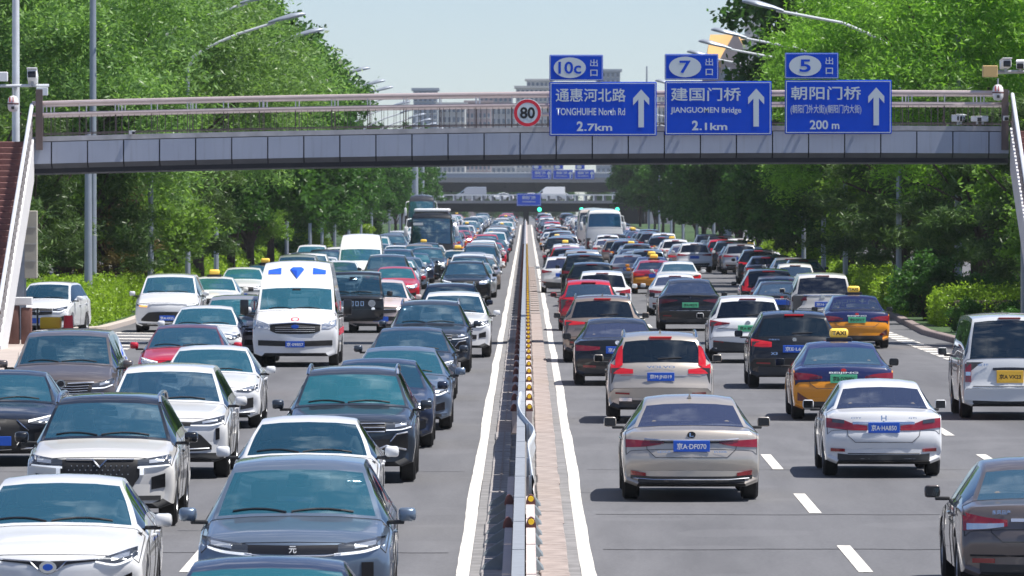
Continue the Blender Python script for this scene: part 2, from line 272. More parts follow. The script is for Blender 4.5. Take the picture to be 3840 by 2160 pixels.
T['minibus'] = dict(rows=[(2.48,.62,.30,.74,.5,.68,.02,.12),(2.47,.80,.26,.81,.66,.74,.03,.12),(2.44,.95,.25,.835,.80,.76,.03,.12),(2.38,1.05,.25,.842,.90,.77,.035,.11),(2.30,1.12,.25,.845,.97,.775,.04,.11),
    (2.22,1.18,.25,.845,1.02,.775,.04,.11),(1.92,1.52,.25,.845,1.06,.73,.04,.09),(1.60,1.83,.25,.845,1.08,.68,.045,.06),(1.3,1.93,.25,.845,1.09,.66,.06,.03),(-.8,1.98,.25,.845,1.10,.655,.065,0),(-2.25,1.92,.25,.845,1.10,.66,.06,-.04),
    (-2.34,1.55,.25,.845,1.09,.715,.04,-.05),(-2.42,1.16,.25,.843,1.06,.76,.03,-.06),(-2.44,1.08,.26,.842,.98,.775,.03,-.06),(-2.46,.94,.26,.84,.84,.78,.03,-.06),(-2.48,.72,.27,.84,.64,.78,.03,-.07),(-2.52,.60,.29,.83,.5,.77,.02,-.08),(-2.50,.44,.33,.78,.40,.72,.02,-.08)],
    cowl=5, wtop=7, rtop=10, rbase=12, hood=2, boot=15, wf=1.35, wr=-1.25, rad=.335, H=1.98, L=5.0, lz=.90, rz=.93, bz=.46, pz=.80, pf=.45, seats=True)
T['coach'] = dict(rows=[(5.78,.70,.40,1.10,.6,1.04,.02,.18),(5.80,.95,.34,1.19,.8,1.12,.03,.18),(5.80,1.12,.32,1.23,.98,1.15,.03,.18),(5.79,1.22,.32,1.245,1.08,1.16,.03,.18),(5.77,1.30,.32,1.25,1.15,1.165,.03,.18),
    (5.75,1.38,.32,1.25,1.22,1.165,.03,.18),(5.62,2.1,.32,1.25,1.3,1.15,.03,.15),(5.38,2.95,.32,1.25,1.35,1.10,.04,.12),(5.1,3.22,.32,1.25,1.38,1.02,.07,.08),(4.6,3.36,.32,1.25,1.4,.95,.10,.04),(0,3.40,.32,1.25,1.4,.93,.12,0),(-5.35,3.30,.32,1.25,1.4,.95,.10,-.08),(-5.55,3.12,.32,1.25,1.4,1.04,.06,-.1),
    (-5.64,2.55,.32,1.25,1.5,1.12,.04,-.12),(-5.70,2.05,.32,1.25,1.6,1.15,.04,-.13),(-5.74,1.75,.33,1.25,1.6,1.16,.03,-.14),(-5.78,1.35,.34,1.25,1.2,1.16,.03,-.15),(-5.82,.95,.36,1.24,.8,1.14,.03,-.16),(-5.80,.65,.42,1.15,.55,1.06,.02,-.16)],
    cowl=5, wtop=7, rtop=12, rbase=14, hood=2, boot=16, wf=3.3, wr=-2.6, rad=.5, H=3.4, L=11.6, lz=.85, rz=1.0, bz=.6, pz=.95, pf=.62, seats=False)
ZS = .955
def sample(ty):
    t = T[ty]; rows = np.array(t['rows']); n = len(rows); cs = [pch(range(n), rows[:, k]) for k in range(8)]
    ts = []
    for i in range(n - 1):
        d = math.hypot(rows[i+1][0] - rows[i][0], rows[i+1][1] - rows[i][1]); k = max(2, min(9, int(math.ceil(d / .11))))
        ts += [i + j / k for j in range(k)]
    ts.append(n - 1); return t, cs, ts
def half(t, cs, u):
    y, zt, zb, w, zs, wt, dr, b = [c(u) for c in cs]
    P4 = (w * .985, zs); P6 = (wt, zt - dr)
    L = lambda k, q=P4, r=P6: (q[0] + (r[0]-q[0]) * k, q[1] + (r[1]-q[1]) * k)
    P5 = (P4[0] + (wt - P4[0]) * .18, zs + (P6[1] - zs) * .16)
    pts = [(0, zb), (w * .80, zb), (w * .97, zb + .06), (w, zb + (zs - zb) * .55), P4, P5, L(.10, P5), L(.88, P5), P6, (wt * .94, zt - dr * .78), (wt * .55, zt - dr * .22), (0, zt)]
    out = []
    for k, (x, z) in enumerate(pts):
        yy = y - b * (x / w) ** 2.2
        if k in (1, 2, 3):
            for wy in (t['wf'], t['wr']):
                q = (t['rad'] + .06) ** 2 - (y - wy) ** 2
                if q > 0: z = max(z, t['rad'] + math.sqrt(q) + (.004 if k == 3 else 0))
        out.append((x, yy, z * ZS))
    return out
class Model:
    def __init__(s, ty):
        s.ty = ty; s.t, s.cs, s.ts = sample(ty); s.parts = []; s.plates = {}
        t = s.t; ts = s.ts; Hs = [half(t, s.cs, u) for u in ts]; n = len(ts); m = 23
        V = []
        for h in Hs:                       # around: left bottom .. left top .. centre .. right top .. right bottom ; index 0 = bottom centre
            V += [h[0]] + [(-x, y, z) for x, y, z in h[1:11]] + [h[11]] + [(x, y, z) for x, y, z in reversed(h[1:11])]
        m = 22; s.V = V
        seg = lambda j: j if j < 11 else 21 - j          # half segment index of column j
        reg = {}
        allf = []
        sw = t.get('sidew', (t['cowl'] + .25, t['rbase'] - .55))
        for i in range(n - 1):
            u = (ts[i] + ts[i+1]) / 2
            for j in range(m):
                k = seg(j); q = (i*m+j, i*m+(j+1) % m, (i+1)*m+(j+1) % m, (i+1)*m+j)
                cab = t['cowl'] < u < t['rbase']
                if k == 0: r = 'underbody'
                elif k == 1 and t.get('clad'): r = 'sill'
                elif k <= 5: r = 'body'
                elif k == 6 and cab and sw[0] < u < sw[1]: r = 'side_window' + ('L' if j < 11 else 'R')
                elif cab and k >= 9 and t['cowl'] + .12 < u < t['wtop'] - .1: r = 'windscreen'
                elif cab and k >= 9 and t['rtop'] + .22 < u < t['rbase'] - .12: r = 'rear_window'
                elif cab: r = 'roof'
                elif k >= 6 and t['hood'] < u <= t['cowl']: r = 'bonnet'
                elif k >= 6 and t['rbase'] <= u < t['boot'] + 1: r = 'boot_lid'
                else: r = 'body'
                reg.setdefault(r, []).append(q); allf.append(q)
        for ie in (0, n - 1):               # close both ends with a grid that follows the plan curve
            h = Hs[ie]; q8 = [c_(ts[ie]) for c_ in s.cs]; cs9 = np.linspace(-1, 1, 13); base = len(V); rows_ = []
            ex = [h[11][0], h[10][0], h[9][0], h[8][0]]; ez = [h[11][2], h[10][2], h[9][2], h[8][2]]
            for k in range(1, 10):
                r_ = []
                for c_ in cs9:
                    kk = min(k, 8); x = c_*h[kk][0]; z = h[kk][2] if k < 9 else float(np.interp(abs(x), ex, ez))
                    r_.append(len(V)); V.append((x, q8[0] - q8[7]*(abs(x)/q8[3])**2.2, z))
                rows_.append(r_)
            for ra, rb in zip(rows_[:-1], rows_[1:]):
                for i in range(12):
                    q = (ra[i], ra[i+1], rb[i+1], rb[i])
                    q = tuple(reversed(q)) if ie else q
                    reg['body'].append(q); allf.append(q)
        s.reg = reg; s.bvh = BVHTree.FromPolygons([Vector(v) for v in V], allf)
        def sub(name, mat, fs, push=0.0):
            me = mesh(name, V, fs, mat, True)
            bm = bmesh.new(); bm.from_mesh(me); bmesh.ops.delete(bm, geom=[v for v in bm.verts if not v.link_faces], context='VERTS')
            if push:
                bm.normal_update()
                for v in bm.verts: v.co += v.normal * push
            bm.to_mesh(me); bm.free(); me.set_sharp_from_angle(angle=R(40)); me.update(); return me
        for f in reg.values(): f[:] = [tuple(reversed(q)) for q in f]
        s.allf = allf
        for r, mat, key in (('body', 'paint', 'body'), ('bonnet', 'paint', 'bonnet'), ('boot_lid', 'paint', 'boot'), ('roof', 'paint', 'roof'), ('underbody', 'underbody', None), ('sill', 'plastic', None)):
            if r in reg: s.part(r, sub(r, mat, reg[r]), key)
        s.part('windscreen', sub('windscreen', 'screen', reg['windscreen']))
        if ty == 'van': pass
        s.part('rear_window', sub('rear_window', 'tinted' if ty in ('suv', 'mpv', 'minibus', 'coach') else 'rearscreen', reg['rear_window']))
        for a in 'LR': s.part('side_window', sub('side_window', 'tinted', reg['side_window' + a]))
        s.part('headliner', sub('headliner', 'lining', reg['roof'], -.025), lod=1)
        # cabin tub, dashboard, seats
        yc = t['rows'][t['cowl']][0]; zc = t['rows'][t['cowl']][1] * ZS; yr = t['rows'][t['rbase']][0]; w = t['rows'][t['wtop']][3] - .07; zs = t['rows'][t['wtop']][4] * ZS
        g = G(); g.add([(-w, yc, .3), (w, yc, .3), (w, yr, .3), (-w, yr, .3), (-w, yc, zs), (w, yc, zs), (w, yr, zs), (-w, yr, zs)], [(0,1,2,3), (0,4,5,1), (1,5,6,2), (2,6,7,3), (3,7,4,0)])
        g.rbox(-w, w, yc - .75, yc - .02, zc - .35, zc - .06, .05); g.rbox(-w, w, yr + .02, yr + .45, zs - .3, zs, .04)
        s.part('dashboard', g.me('dashboard', 'lining', True, fix=False), lod=1)
        if t['seats']:
            for sx in (-.37, .37):
                g = G(); ys = yc - 1.45
                g.rbox(sx-.25, sx+.25, ys-.1, ys+.45, .42, .60, .06); g.rbox(sx-.25, sx+.25, ys-.28, ys-.10, .5, zs+.16, .07); g.rbox(sx-.13, sx+.13, ys-.30, ys-.2, zs+.18, zs+.38, .045)
                s.part('seat', g.me('seat', 'seat', True), lod=1)
            g = G(); ys = yc - 2.4; g.rbox(-w+.1, w-.1, ys-.25, ys-.08, .5, zs+.06, .07)
            for sx in (-.4, .4): g.rbox(sx-.13, sx+.13, ys-.28, ys-.2, zs+.07, zs+.2, .04)
            s.part('rear_seat', g.me('rear_seat', 'seat', True), lod=1)
            g = G(); c = Vector((-.37, yc - .82, zs - .02))
            pts = [c + Vector((.19*math.cos(a), .08*math.sin(a), .17*math.sin(a))) for a in np.linspace(0, 2*math.pi, 17)]
            g.tube(pts, .014, 5, False); s.part('steering_wheel', g.me('steering_wheel', 'black', True), lod=1)
            yt, zt = t['rows'][t['wtop']][0], t['rows'][t['wtop']][1] * ZS
            s.part('interior_mirror', G().rbox(-.12, .12, yt - .02, yt + .02, zt - .20, zt - .13, .015).rbox(-.10, .10, yt + .03, yt + .14, zt - .12, zt - .07, .02).me('interior_mirror', 'black', True), lod=1)
            ym = yc - .40; wm = t['rows'][t['cowl']][3]; zm = zs + .06
            for sx in (-1, 1):
                g = G(); x0, x1 = sorted((sx*(wm-.06), sx*(wm+.10))); g.rbox(x0, x1, ym-.02, ym+.05, zm-.05, zm-.01, .012)
                gm = G(); x0, x1 = sorted((sx*(wm+.04), sx*(wm+.215)))
                bm = bmesh.new(); bmesh.ops.create_uvsphere(bm, u_segments=12, v_segments=8, radius=1)
                for v in bm.verts:
                    c = v.co; q = lambda a, e: math.copysign(abs(a) ** e, a)
                    v.co = Vector(((x0+x1)/2 + q(c.x, .6)*(x1-x0)/2, ym+.03 + (q(c.y, .7)*.085 if c.y > 0 else c.y*.02), zm+.045 + q(c.z, .62)*(.066 + .012*abs(c.x))))
                bm.verts.index_update(); gm.add([v.co[:] for v in bm.verts], [[v.index for v in f.verts] for f in bm.faces]); bm.free()
                i = s.part('wing_mirror', gm.me('wing_mirror', 'paint', True, 60), 'mirror'); s.part('mirror_arm', g.me('mirror_arm', 'plastic', True), par=i, lod=1)
                s.part('mirror_glass', G().rbox(x0+.014, x1-.014, ym+.006, ym+.013, zm-.010, zm+.100, .003, 1).me('mirror_glass', 'mirror'), par=i, lod=1)
        # wipers at the foot of the windscreen
        for x0, x1 in ((-.55, .05), (.10, .62)):
            pts = []
            for k in range(6):
                x = x0 + (x1-x0)*k/5; z = zc + .035 + .03*math.sin(k/5*3); y = s.hit(x, z, 'f'); pts.append((x, y + .015, z))
            s.part('wiper', G().tube(pts, .011, 4).me('wiper', 'black'), lod=1)
        # panel gaps and door handles
        for r in ('bonnet', 'boot_lid'):
            g = G(); cnt = {}
            for q in reg.get(r, []):
                for i in range(4): k = tuple(sorted((q[i], q[(i+1) % 4]))); cnt[k] = cnt.get(k, 0) + 1
            for (i, j), n_ in cnt.items():
                if n_ == 1: g.tube([V[i], V[j]], .0055, 3, False)
            if g.v: s.part('panel_gap', g.me('panel_gap', 'ink', fix=False), lod=1)
        us = [t['cowl'] + .35, (t['cowl'] + t['rbase']) / 2 - .5, t['rtop'] - .55] if t['seats'] else []
        for u in us:
            h = half(t, s.cs, u)
            for sg in (-1, 1): s.part('door_gap', G().tube([(sg*x*1.001, y, z) for x, y, z in h[2:7]], .005, 3, False).me('door_gap', 'ink', fix=False), lod=1)
        for u in us[1:]:
            h = half(t, s.cs, u - .25); p4, p3 = h[4], h[3]; zz = p4[2]*.72 + p3[2]*.28
            for sg in (-1, 1): s.part('door_handle', G().rbox(*sorted((sg*(p4[0]-.01), sg*(p4[0]+.035))), p4[1]-.1, p4[1]+.1, zz-.015, zz+.015, .01, 1).me('door_handle', 'paint', True), 'mirror', lod=1)
        # wheels
        rad = t['rad']; tw = .225 if ty != 'coach' else .3
        ty_me = G().lathe([(rad*.62, -tw/2), (rad*.9, -tw/2), (rad, -tw*.36), (rad, tw*.36), (rad*.9, tw/2), (rad*.62, tw/2)], 'x', 22).me('wheel', 'rubber', True, 40)
        g = G().lathe([(rad*.63, tw*.46), (rad*.60, tw*.30), (rad*.12, tw*.26), (.001, tw*.26)], 'x', 18)
        for k in range(5):
            a = k*2*math.pi/5; ca, sa = math.cos(a), math.sin(a); pv = []
            for r_, hw in ((rad*.06, .05), (rad*.61, .035)):
                for e in (-1, 1):
                    pv += [(tw*.30, r_*ca - e*hw*sa, r_*sa + e*hw*ca), (tw*.43, r_*ca - e*hw*sa, r_*sa + e*hw*ca)]
            g.add(pv, [(1,3,7,5), (0,1,5,4), (2,6,7,3)])
        rim = g.me('rim', 'rim', True)
        for wy in (t['wf'], t['wr']):
            wi = min(range(len(t['rows'])), key=lambda i: abs(t['rows'][i][0] - wy)); wx = t['rows'][wi][3] - tw/2 - .012
            for sx in (-1, 1):
                i = s.part('wheel', ty_me, loc=(sx*wx, wy, rad), rot=(0, 0, 0 if sx > 0 else math.pi)); s.part('rim', rim, par=i)
    def part(s, name, me, key=None, par=None, loc=None, rot=None, lod=0, lit=False, scale=None):
        s.parts.append((name, me, key, par, loc, rot, lod, lit, scale)); return len(s.parts) - 1
    def hit(s, x, z, end):
        d = -1 if end == 'f' else 1
        h = s.bvh.ray_cast(Vector((x, -10*d, z*1.0)), Vector((0, d, 0)))
        if h[0] is None:
            h = s.bvh.find_nearest(Vector((x, -d*s.t['L']/2, z)))
        return h[0].y
    def strip(s, name, mat, end, pts, off=.012, thick=.03, nx=10, nz=4, mirror=False, par=None, lod=0, lit=False, key=None):
        pts = sorted(pts); fx = [p[0] for p in pts]; lo = pch(fx, [p[1] for p in pts]); hi = pch(fx, [p[2] for p in pts])
        out = []
        for sg in ((1, -1) if mirror else (1,)):
            d = 1 if end == 'f' else -1; V = []
            for i in range(nx + 1):
                x = fx[0] + (fx[-1] - fx[0]) * i / nx
                for j in range(nz + 1):
                    z = lo(x) + (hi(x) - lo(x)) * j / nz
                    y = s.hit(x, z * ZS, end); y = min(y, s.t['rows'][-1][0] + .36) if end == 'r' else max(y, s.t['rows'][0][0] - .42); V.append((sg * x, y + d * off, z * ZS))
            n1 = nz + 1; Fc = [(i*n1+j, i*n1+j+1, (i+1)*n1+j+1, (i+1)*n1+j) for i in range(nx) for j in range(nz)]
            bd = [i*n1 for i in range(nx+1)] + [nx*n1+j for j in range(1, n1)] + [i*n1+nz for i in range(nx-1, -1, -1)] + [j for j in range(nz-1, 0, -1)]
            b = len(V); V += [(V[k][0], V[k][1] - d*thick, V[k][2]) for k in bd]; nb = len(bd)
            Fc += [(bd[k], bd[(k+1) % nb], b+(k+1) % nb, b+k) for k in range(nb)]
            out.append(s.part(name, G().add(V, Fc).me(name, mat, True, 50), key, par, lod=lod, lit=lit))
        return out
    def line(s, name, mat, end, pts, w=.012, off=.006, lod=1):   # a thin seam or trim strip along (x, z) points
        g = G(); d = 1 if end == 'f' else -1; P = []
        for a, b in zip(pts[:-1], pts[1:]):
            for k in range(5): P.append((a[0]+(b[0]-a[0])*k/5, a[1]+(b[1]-a[1])*k/5))
        P.append(pts[-1]); Q = [(x, s.hit(x, z*ZS, end) + d*off, z*ZS) for x, z in P]
        g.tube(Q, w/2, 4); return s.part(name, g.me(name, mat, True), lod=lod)
    def letters(s, name, body, mat, end, x, z, h, w=None, off=.02, par=None, lod=1, bold=.02):
        m = textmesh(body, mat, bold); sx = h if w is None else w / m['w']; y = s.hit(x, z*ZS, end); d = 1 if end == 'f' else -1
        return s.part(name, m, None, par, (x, y + d*off, z*ZS), (R(-8), 0, 0) if end == 'r' else (R(-12), 0, math.pi), lod, scale=(sx, 1, h))
    def disc(s, name, mat, end, x, z, rx, rz_, off=.02, lod=0):
        y = s.hit(x, z*ZS, end); d = 1 if end == 'f' else -1; n = 16
        V = [(x + rx*math.cos(2*math.pi*k/n), y + d*off, z*ZS + rz_*math.sin(2*math.pi*k/n)) for k in range(n)] + [(x + rx*math.cos(2*math.pi*k/n), y - d*.02, z*ZS + rz_*math.sin(2*math.pi*k/n)) for k in range(n)]
        return s.part(name, G().add(V, [tuple(range(n))] + [(k, (k+1) % n, n+(k+1) % n, n+k) for k in range(n)]).me(name, mat), lod=lod)
    def plate(s, end, z, x=0, w=.44, h=.14):
        y = s.hit(x, z*ZS, end); d = 1 if end == 'f' else -1
        g = G().rbox(x-w/2, x+w/2, min(y+d*.012, y+d*.03), max(y+d*.012, y+d*.03), z*ZS-h/2, z*ZS+h/2, .004, 1)
        i = s.part('license_plate', g.me('license_plate', 'plateblue'), 'plate' + end); s.plates[end] = (i, x, y + d*.034, z*ZS)
    def rails(s, mat='chrome'):
        t = s.t
        for sx in (-1, 1):
            P = []
            for k in range(12):
                u = t['wtop'] + .15 + (t['rtop'] - t['wtop'] - .3) * k / 11; h = half(t, s.cs, u)[8]
                P.append((sx*(h[0] - .0), h[1], h[2] + (.055 if 0 < k < 11 else .0)))
            s.part('roof_rail', G().tube(P, .022, 6).me('roof_rail', mat, True), 'rail')
    def fin(s):
        t = s.t; h = half(t, s.cs, t['rtop'] - .55)[11]; z = h[2]; y = h[1]
        s.part('antenna', G().add([(-.02, y+.09, z-.01), (.02, y+.09, z-.01), (.025, y-.07, z-.01), (-.025, y-.07, z-.01), (0, y-.04, z+.07), (0, y-.075, z+.07)], [(0,1,4), (1,2,5,4), (2,3,5), (3,0,4,5), (3,2,1,0)]).me('antenna', 'paint'), 'fin', lod=1)
    def taxisign(s):
        t = s.t; h = half(t, s.cs, (t['wtop'] + t['rtop']) / 2 - .8)[11]; y, z = h[1], h[2]
        i = s.part('taxi_sign', G().rbox(-.17, .17, y-.09, y+.09, z+.05, z+.22, .06, 3).me('taxi_sign', 'taxilamp', True, 60))
        s.part('sign_base', G().rbox(-.24, .24, y-.12, y+.12, z-.015, z+.06, .03).me('sign_base', 'black', True), par=i)
        for rz_, yy in ((0, y-.093), (math.pi, y+.093)):
            m = textmesh('TAXI', 'ink', .03); s.part('sign_lettering', m, None, i, (0, yy, z+.135), (0, 0, rz_), 1, scale=(.25/m['w'], 1, .075))
# ---- front and rear faces; x in half widths, z relative to the lamp height
def X(mod, pts, z0):
    w = mod.t['rows'][4][3]; return [(p[0]*w, z0+p[1], z0+p[2]) for p in pts]
def front(mod, style):
    t = mod.t; z = t['lz']; S = lambda name, mat, pts, **k: mod.strip(name, mat, 'f', X(mod, pts, z), **k)
    def lamps(pts, drl=None, inner='lampdark', eye=True):
        ids = S('headlight', inner, pts, mirror=True, off=.014)
        if eye:
            a = [(p[0], p[1]+(p[2]-p[1])*.3, p[1]+(p[2]-p[1])*.75) for p in pts]; x0, x1 = a[0][0], a[-1][0]; mid = [(x0+(x1-x0)*.35, np.interp(x0+(x1-x0)*.35, [q[0] for q in a], [q[1] for q in a]), np.interp(x0+(x1-x0)*.35, [q[0] for q in a], [q[2] for q in a])), (x0+(x1-x0)*.8, np.interp(x0+(x1-x0)*.8, [q[0] for q in a], [q[1] for q in a]), np.interp(x0+(x1-x0)*.8, [q[0] for q in a], [q[2] for q in a]))]
            for sg, i in zip((1, -1), ids):
                mod.strip('lamp_lens', 'lamp', 'f', [(p[0]*sg, p[1], p[2]) for p in X(mod, mid, z)], off=.022, thick=.01, nx=4, nz=2, par=i)
        if drl: S('running_light', 'drl', drl, mirror=True, off=.024, thick=.014, nx=8, nz=1)
    if style == 'slim':
        lamps([(.50,-.06,.02),(.72,-.06,.055),(.93,.01,.10)], [(.50,-.075,-.05),(.72,-.08,-.05),(.92,-.01,.02)])
        S('grille', 'grille', [(-.48,-.14,.02),(0,-.17,.035),(.48,-.14,.02)], nx=14); S('lower_grille', 'grille', [(-.62,-.38,-.27),(0,-.40,-.25),(.62,-.38,-.27)], nx=14)
        S('fog_light', 'black', [(.68,-.36,-.24),(.86,-.33,-.19)], mirror=True, nx=4); mod.line('grille_trim', 'chrome', 'f', [(-.44, z-.05), (0, z-.06), (.44, z-.05)], .02, .02); mod.disc('emblem', 'chrome', 'f', 0, z-.05, .06, .05, .03)
    elif style == 'wedge':      # white saloon: thin dark line dipping at the emblem, broad lower grille
        lamps([(.52,-.03,.0),(.70,-.055,.05),(.93,.02,.115)], [(.50,-.035,-.02),(.7,-.07,-.052),(.92,.0,.025)])
        S('grille', 'black', [(-.52,-.02,.005),(-.2,-.055,-.015),(0,-.15,-.02),(.2,-.055,-.015),(.52,-.02,.005)], nx=20); mod.line('grille_trim', 'chrome', 'f', [(-.48, z), (-.18, z-.02), (-.09, z-.11), (.09, z-.11), (.18, z-.02), (.48, z)], .014, .02)
        S('lower_grille', 'grille', [(-.68,-.40,-.30),(-.5,-.42,-.22),(0,-.43,-.20),(.5,-.42,-.22),(.68,-.40,-.30)], nx=18); S('fog_light', 'black', [(.70,-.38,-.22),(.88,-.32,-.14)], mirror=True, nx=4)
        mod.disc('emblem', 'chrome', 'f', 0, z-.08, .085, .06, .03); mod.disc('emblem_centre', 'plateblue', 'f', 0, z-.08, .05, .033, .038, 1)
    elif style == 'vee':        # large dark tapering grille with a chrome V, white strips under the lamps
        lamps([(.50,-.05,.03),(.7,-.05,.055),(.93,-.03,.09)], [(.50,-.085,-.06),(.7,-.07,-.05),(.92,-.05,-.035)])
        S('grille', 'grille', [(-.52,-.20,.03),(-.3,-.46,.035),(0,-.48,.035),(.3,-.46,.035),(.52,-.20,.03)], nx=20, nz=6); S('running_light', 'drl', [(.53,-.17,-.07),(.58,-.17,-.07)], mirror=True, nx=2, off=.024)
        mod.line('emblem', 'chrome', 'f', [(-.42, z+.03), (-.09, z+.03), (0, z-.07), (.09, z+.03), (.42, z+.03)], .024, .022)
        for r in range(5):
            for c in range(-5 + r % 2, 6, 1):
                x = c*.07 + (r % 2)*.035
                if abs(x) < .42 - r*.03: mod.disc('grille_stud', 'rim', 'f', x, z - .05 - r*.055, .008, .008, .02, 1)
        S('air_intake', 'black', [(.68,-.36,-.20),(.86,-.33,-.15)], mirror=True, nx=4); S('skid_plate', 'plastic', [(-.8,-.50,-.44),(0,-.50,-.44),(.8,-.50,-.44)], nx=12)
    elif style == 'band':       # dark band between slim lamps, chrome lip
        lamps([(.46,-.04,.04),(.7,-.035,.075),(.94,.03,.115)], [(.42,-.075,-.05),(.7,-.05,-.025),(.93,.015,.035)])
        S('grille', 'black', [(-.46,-.05,.035),(0,-.06,.03),(.46,-.05,.035)], nx=14); mod.line('grille_trim', 'chrome', 'f', [(-.46, z-.055), (-.3, z-.075), (.3, z-.075), (.46, z-.055)], .016, .022); mod.letters('emblem', '元', 'white', 'f', 0, z-.01, .065, off=.03)
        S('lower_grille', 'grille', [(-.6,-.42,-.30),(0,-.43,-.28),(.6,-.42,-.30)], nx=12); S('air_intake', 'black', [(.7,-.42,-.14),(.82,-.38,-.14)], mirror=True, nx=3)
    elif style == 'bars':       # chrome bars joining the lamps, big dark intakes
        lamps([(.55,-.06,.03),(.75,-.055,.05),(.94,-.01,.08)], [(.55,-.075,-.06),(.75,-.07,-.055),(.93,-.03,-.012)])
        S('grille', 'grille', [(-.55,-.10,.04),(0,-.11,.045),(.55,-.10,.04)], nx=14)
        for dz in (.03, -.03, -.09): mod.line('grille_bar', 'chrome', 'f', [(-.5, z+dz), (0, z+dz-.004), (.5, z+dz)], .02, .024)
        mod.disc('emblem', 'chrome', 'f', 0, z-.03, .06, .055, .034); S('lower_grille', 'grille', [(-.6,-.42,-.20),(0,-.42,-.22),(.6,-.42,-.20)], nx=12)
        S('air_intake', 'black', [(.64,-.38,-.16),(.88,-.34,-.10)], mirror=True, nx=5)
        for sg in (-1, 1): mod.line('intake_trim', 'chrome', 'f', [(sg*.58, z-.24), (sg*.66, z-.13), (sg*.82, z-.10)], .022, .026); mod.line('intake_trim', 'chrome', 'f', [(sg*.30, z-.40), (sg*.52, z-.30), (sg*.8, z-.36)], .028, .026)
    elif style == 'crossover':  # slim lamps, huge dark trapezium and black chin
        lamps([(.42,-.055,-.01),(.68,-.05,.04),(.93,.0,.09)], [(.42,-.06,-.045),(.7,-.065,-.045),(.92,-.02,.0)])
        S('grille', 'grille', [(-.50,-.055,-.005),(0,-.07,.01),(.50,-.055,-.005)], nx=12); S('lower_grille', 'grille', [(-.74,-.42,-.36),(-.5,-.44,-.16),(0,-.45,-.13),(.5,-.44,-.16),(.74,-.42,-.36)], nx=18, nz=5)
        S('bumper_vent', 'black', [(.80,-.28,-.10),(.86,-.26,-.09)], mirror=True, nx=2); mod.line('bumper_trim', 'chrome', 'f', [(-.66, z-.40), (0, z-.42), (.66, z-.40)], .02, .02); S('skid_plate', 'plastic', [(-.85,-.56,-.47),(0,-.56,-.47),(.85,-.56,-.47)], nx=12); mod.disc('emblem', 'chrome', 'f', 0, z-.03, .07, .05, .03)
    elif style == 'slats':      # chrome slatted grille with a round emblem
        lamps([(.56,-.07,.0),(.75,-.06,.045),(.94,.0,.10)], [(.56,-.09,-.07),(.75,-.085,-.065),(.92,-.03,-.012)])
        S('grille', 'grille', [(-.54,-.30,.03),(0,-.31,.045),(.54,-.30,.03)], nx=14, nz=5)
        for k in range(6): mod.line('grille_slat', 'chrome', 'f', [(-.48+.012*k, z-.035-.043*k), (-.2, z-.05-.043*k), (0, z-.04-.043*k), (.2, z-.05-.043*k), (.48-.012*k, z-.035-.043*k)], .013, .022)
        mod.line('grille_bar', 'chrome', 'f', [(-.56, z+.02), (-.12, z-.0)], .035, .024); mod.line('grille_bar', 'chrome', 'f', [(.12, z-.0), (.56, z+.02)], .035, .024); mod.disc('emblem', 'chrome', 'f', 0, z-.0, .085, .075, .04); mod.disc('emblem_centre', 'ink', 'f', 0, z-.0, .06, .05, .046, 1)
        S('lower_grille', 'grille', [(-.6,-.50,-.38),(0,-.51,-.37),(.6,-.50,-.38)], nx=12); S('air_intake', 'black', [(.68,-.46,-.26),(.9,-.40,-.22)], mirror=True, nx=4)
    elif style == 'diamond':    # dark lozenge mesh edged in chrome
        lamps([(.55,-.03,.02),(.75,-.04,.06),(.94,.01,.10)], [(.52,-.01,.03),(.75,.05,.075),(.93,.09,.115)])
        S('grille', 'grille', [(-.50,-.16,-.10),(-.3,-.36,.02),(0,-.38,.05),(.3,-.36,.02),(.50,-.16,-.10)], nx=18, nz=6); mod.line('grille_trim', 'chrome', 'f', [(-.3, z+.03), (-.47, z-.13), (-.3, z-.36)], .018, .022); mod.line('grille_trim', 'chrome', 'f', [(.3, z+.03), (.47, z-.13), (.3, z-.36)], .018, .022)
        mod.line('bumper_trim', 'chrome', 'f', [(-.8, z-.40), (0, z-.44), (.8, z-.40)], .02, .02); S('air_intake', 'black', [(.62,-.36,-.18),(.86,-.32,-.14)], mirror=True, nx=4); mod.disc('emblem', 'chrome', 'f', 0, z-.1, .06, .06, .03)
    elif style == 'star':       # rounded grille with a centre bar
        lamps([(.54,-.07,.02),(.72,-.08,.06),(.92,-.02,.11)], [(.56,.0,.02),(.74,.03,.05),(.91,.08,.1)], 'lamp', True)
        S('grille', 'grille', [(-.46,-.14,.0),(-.3,-.19,.04),(0,-.20,.05),(.3,-.19,.04),(.46,-.14,.0)], nx=14); mod.line('grille_bar', 'chrome', 'f', [(-.44, z-.07), (0, z-.07), (.44, z-.07)], .022, .022); mod.disc('emblem', 'chrome', 'f', 0, z-.07, .085, .08, .034)
        S('lower_grille', 'grille', [(-.5,-.40,-.28),(0,-.41,-.27),(.5,-.40,-.28)], nx=12); S('air_intake', 'black', [(.6,-.40,-.26),(.86,-.35,-.22)], mirror=True, nx=4)
    elif style == 'shark':      # people carrier with a broad black lower mouth and thin lamps
        lamps([(.62,-.05,-.01),(.78,-.05,.01),(.95,-.03,.05)], [(.60,-.03,-.015),(.78,-.02,0),(.94,.02,.04)])
        S('grille', 'grille', [(-.80,-.50,-.44),(-.55,-.52,-.24),(0,-.53,-.22),(.55,-.52,-.24),(.80,-.50,-.44)], nx=20, nz=5); mod.line('bonnet_trim', 'chrome', 'f', [(-.6, z), (0, z+.02), (.6, z)], .02, .02); S('indicator', 'amber', [(.62,-.075,-.03),(.86,-.06,-.025)], nx=4, off=.026)
    elif style == 'slots':      # upright off-road face with slots and round lamps
        S('grille', 'black', [(-.92,-.16,.06),(0,-.17,.06),(.92,-.16,.06)], nx=14, nz=4, thick=.05)
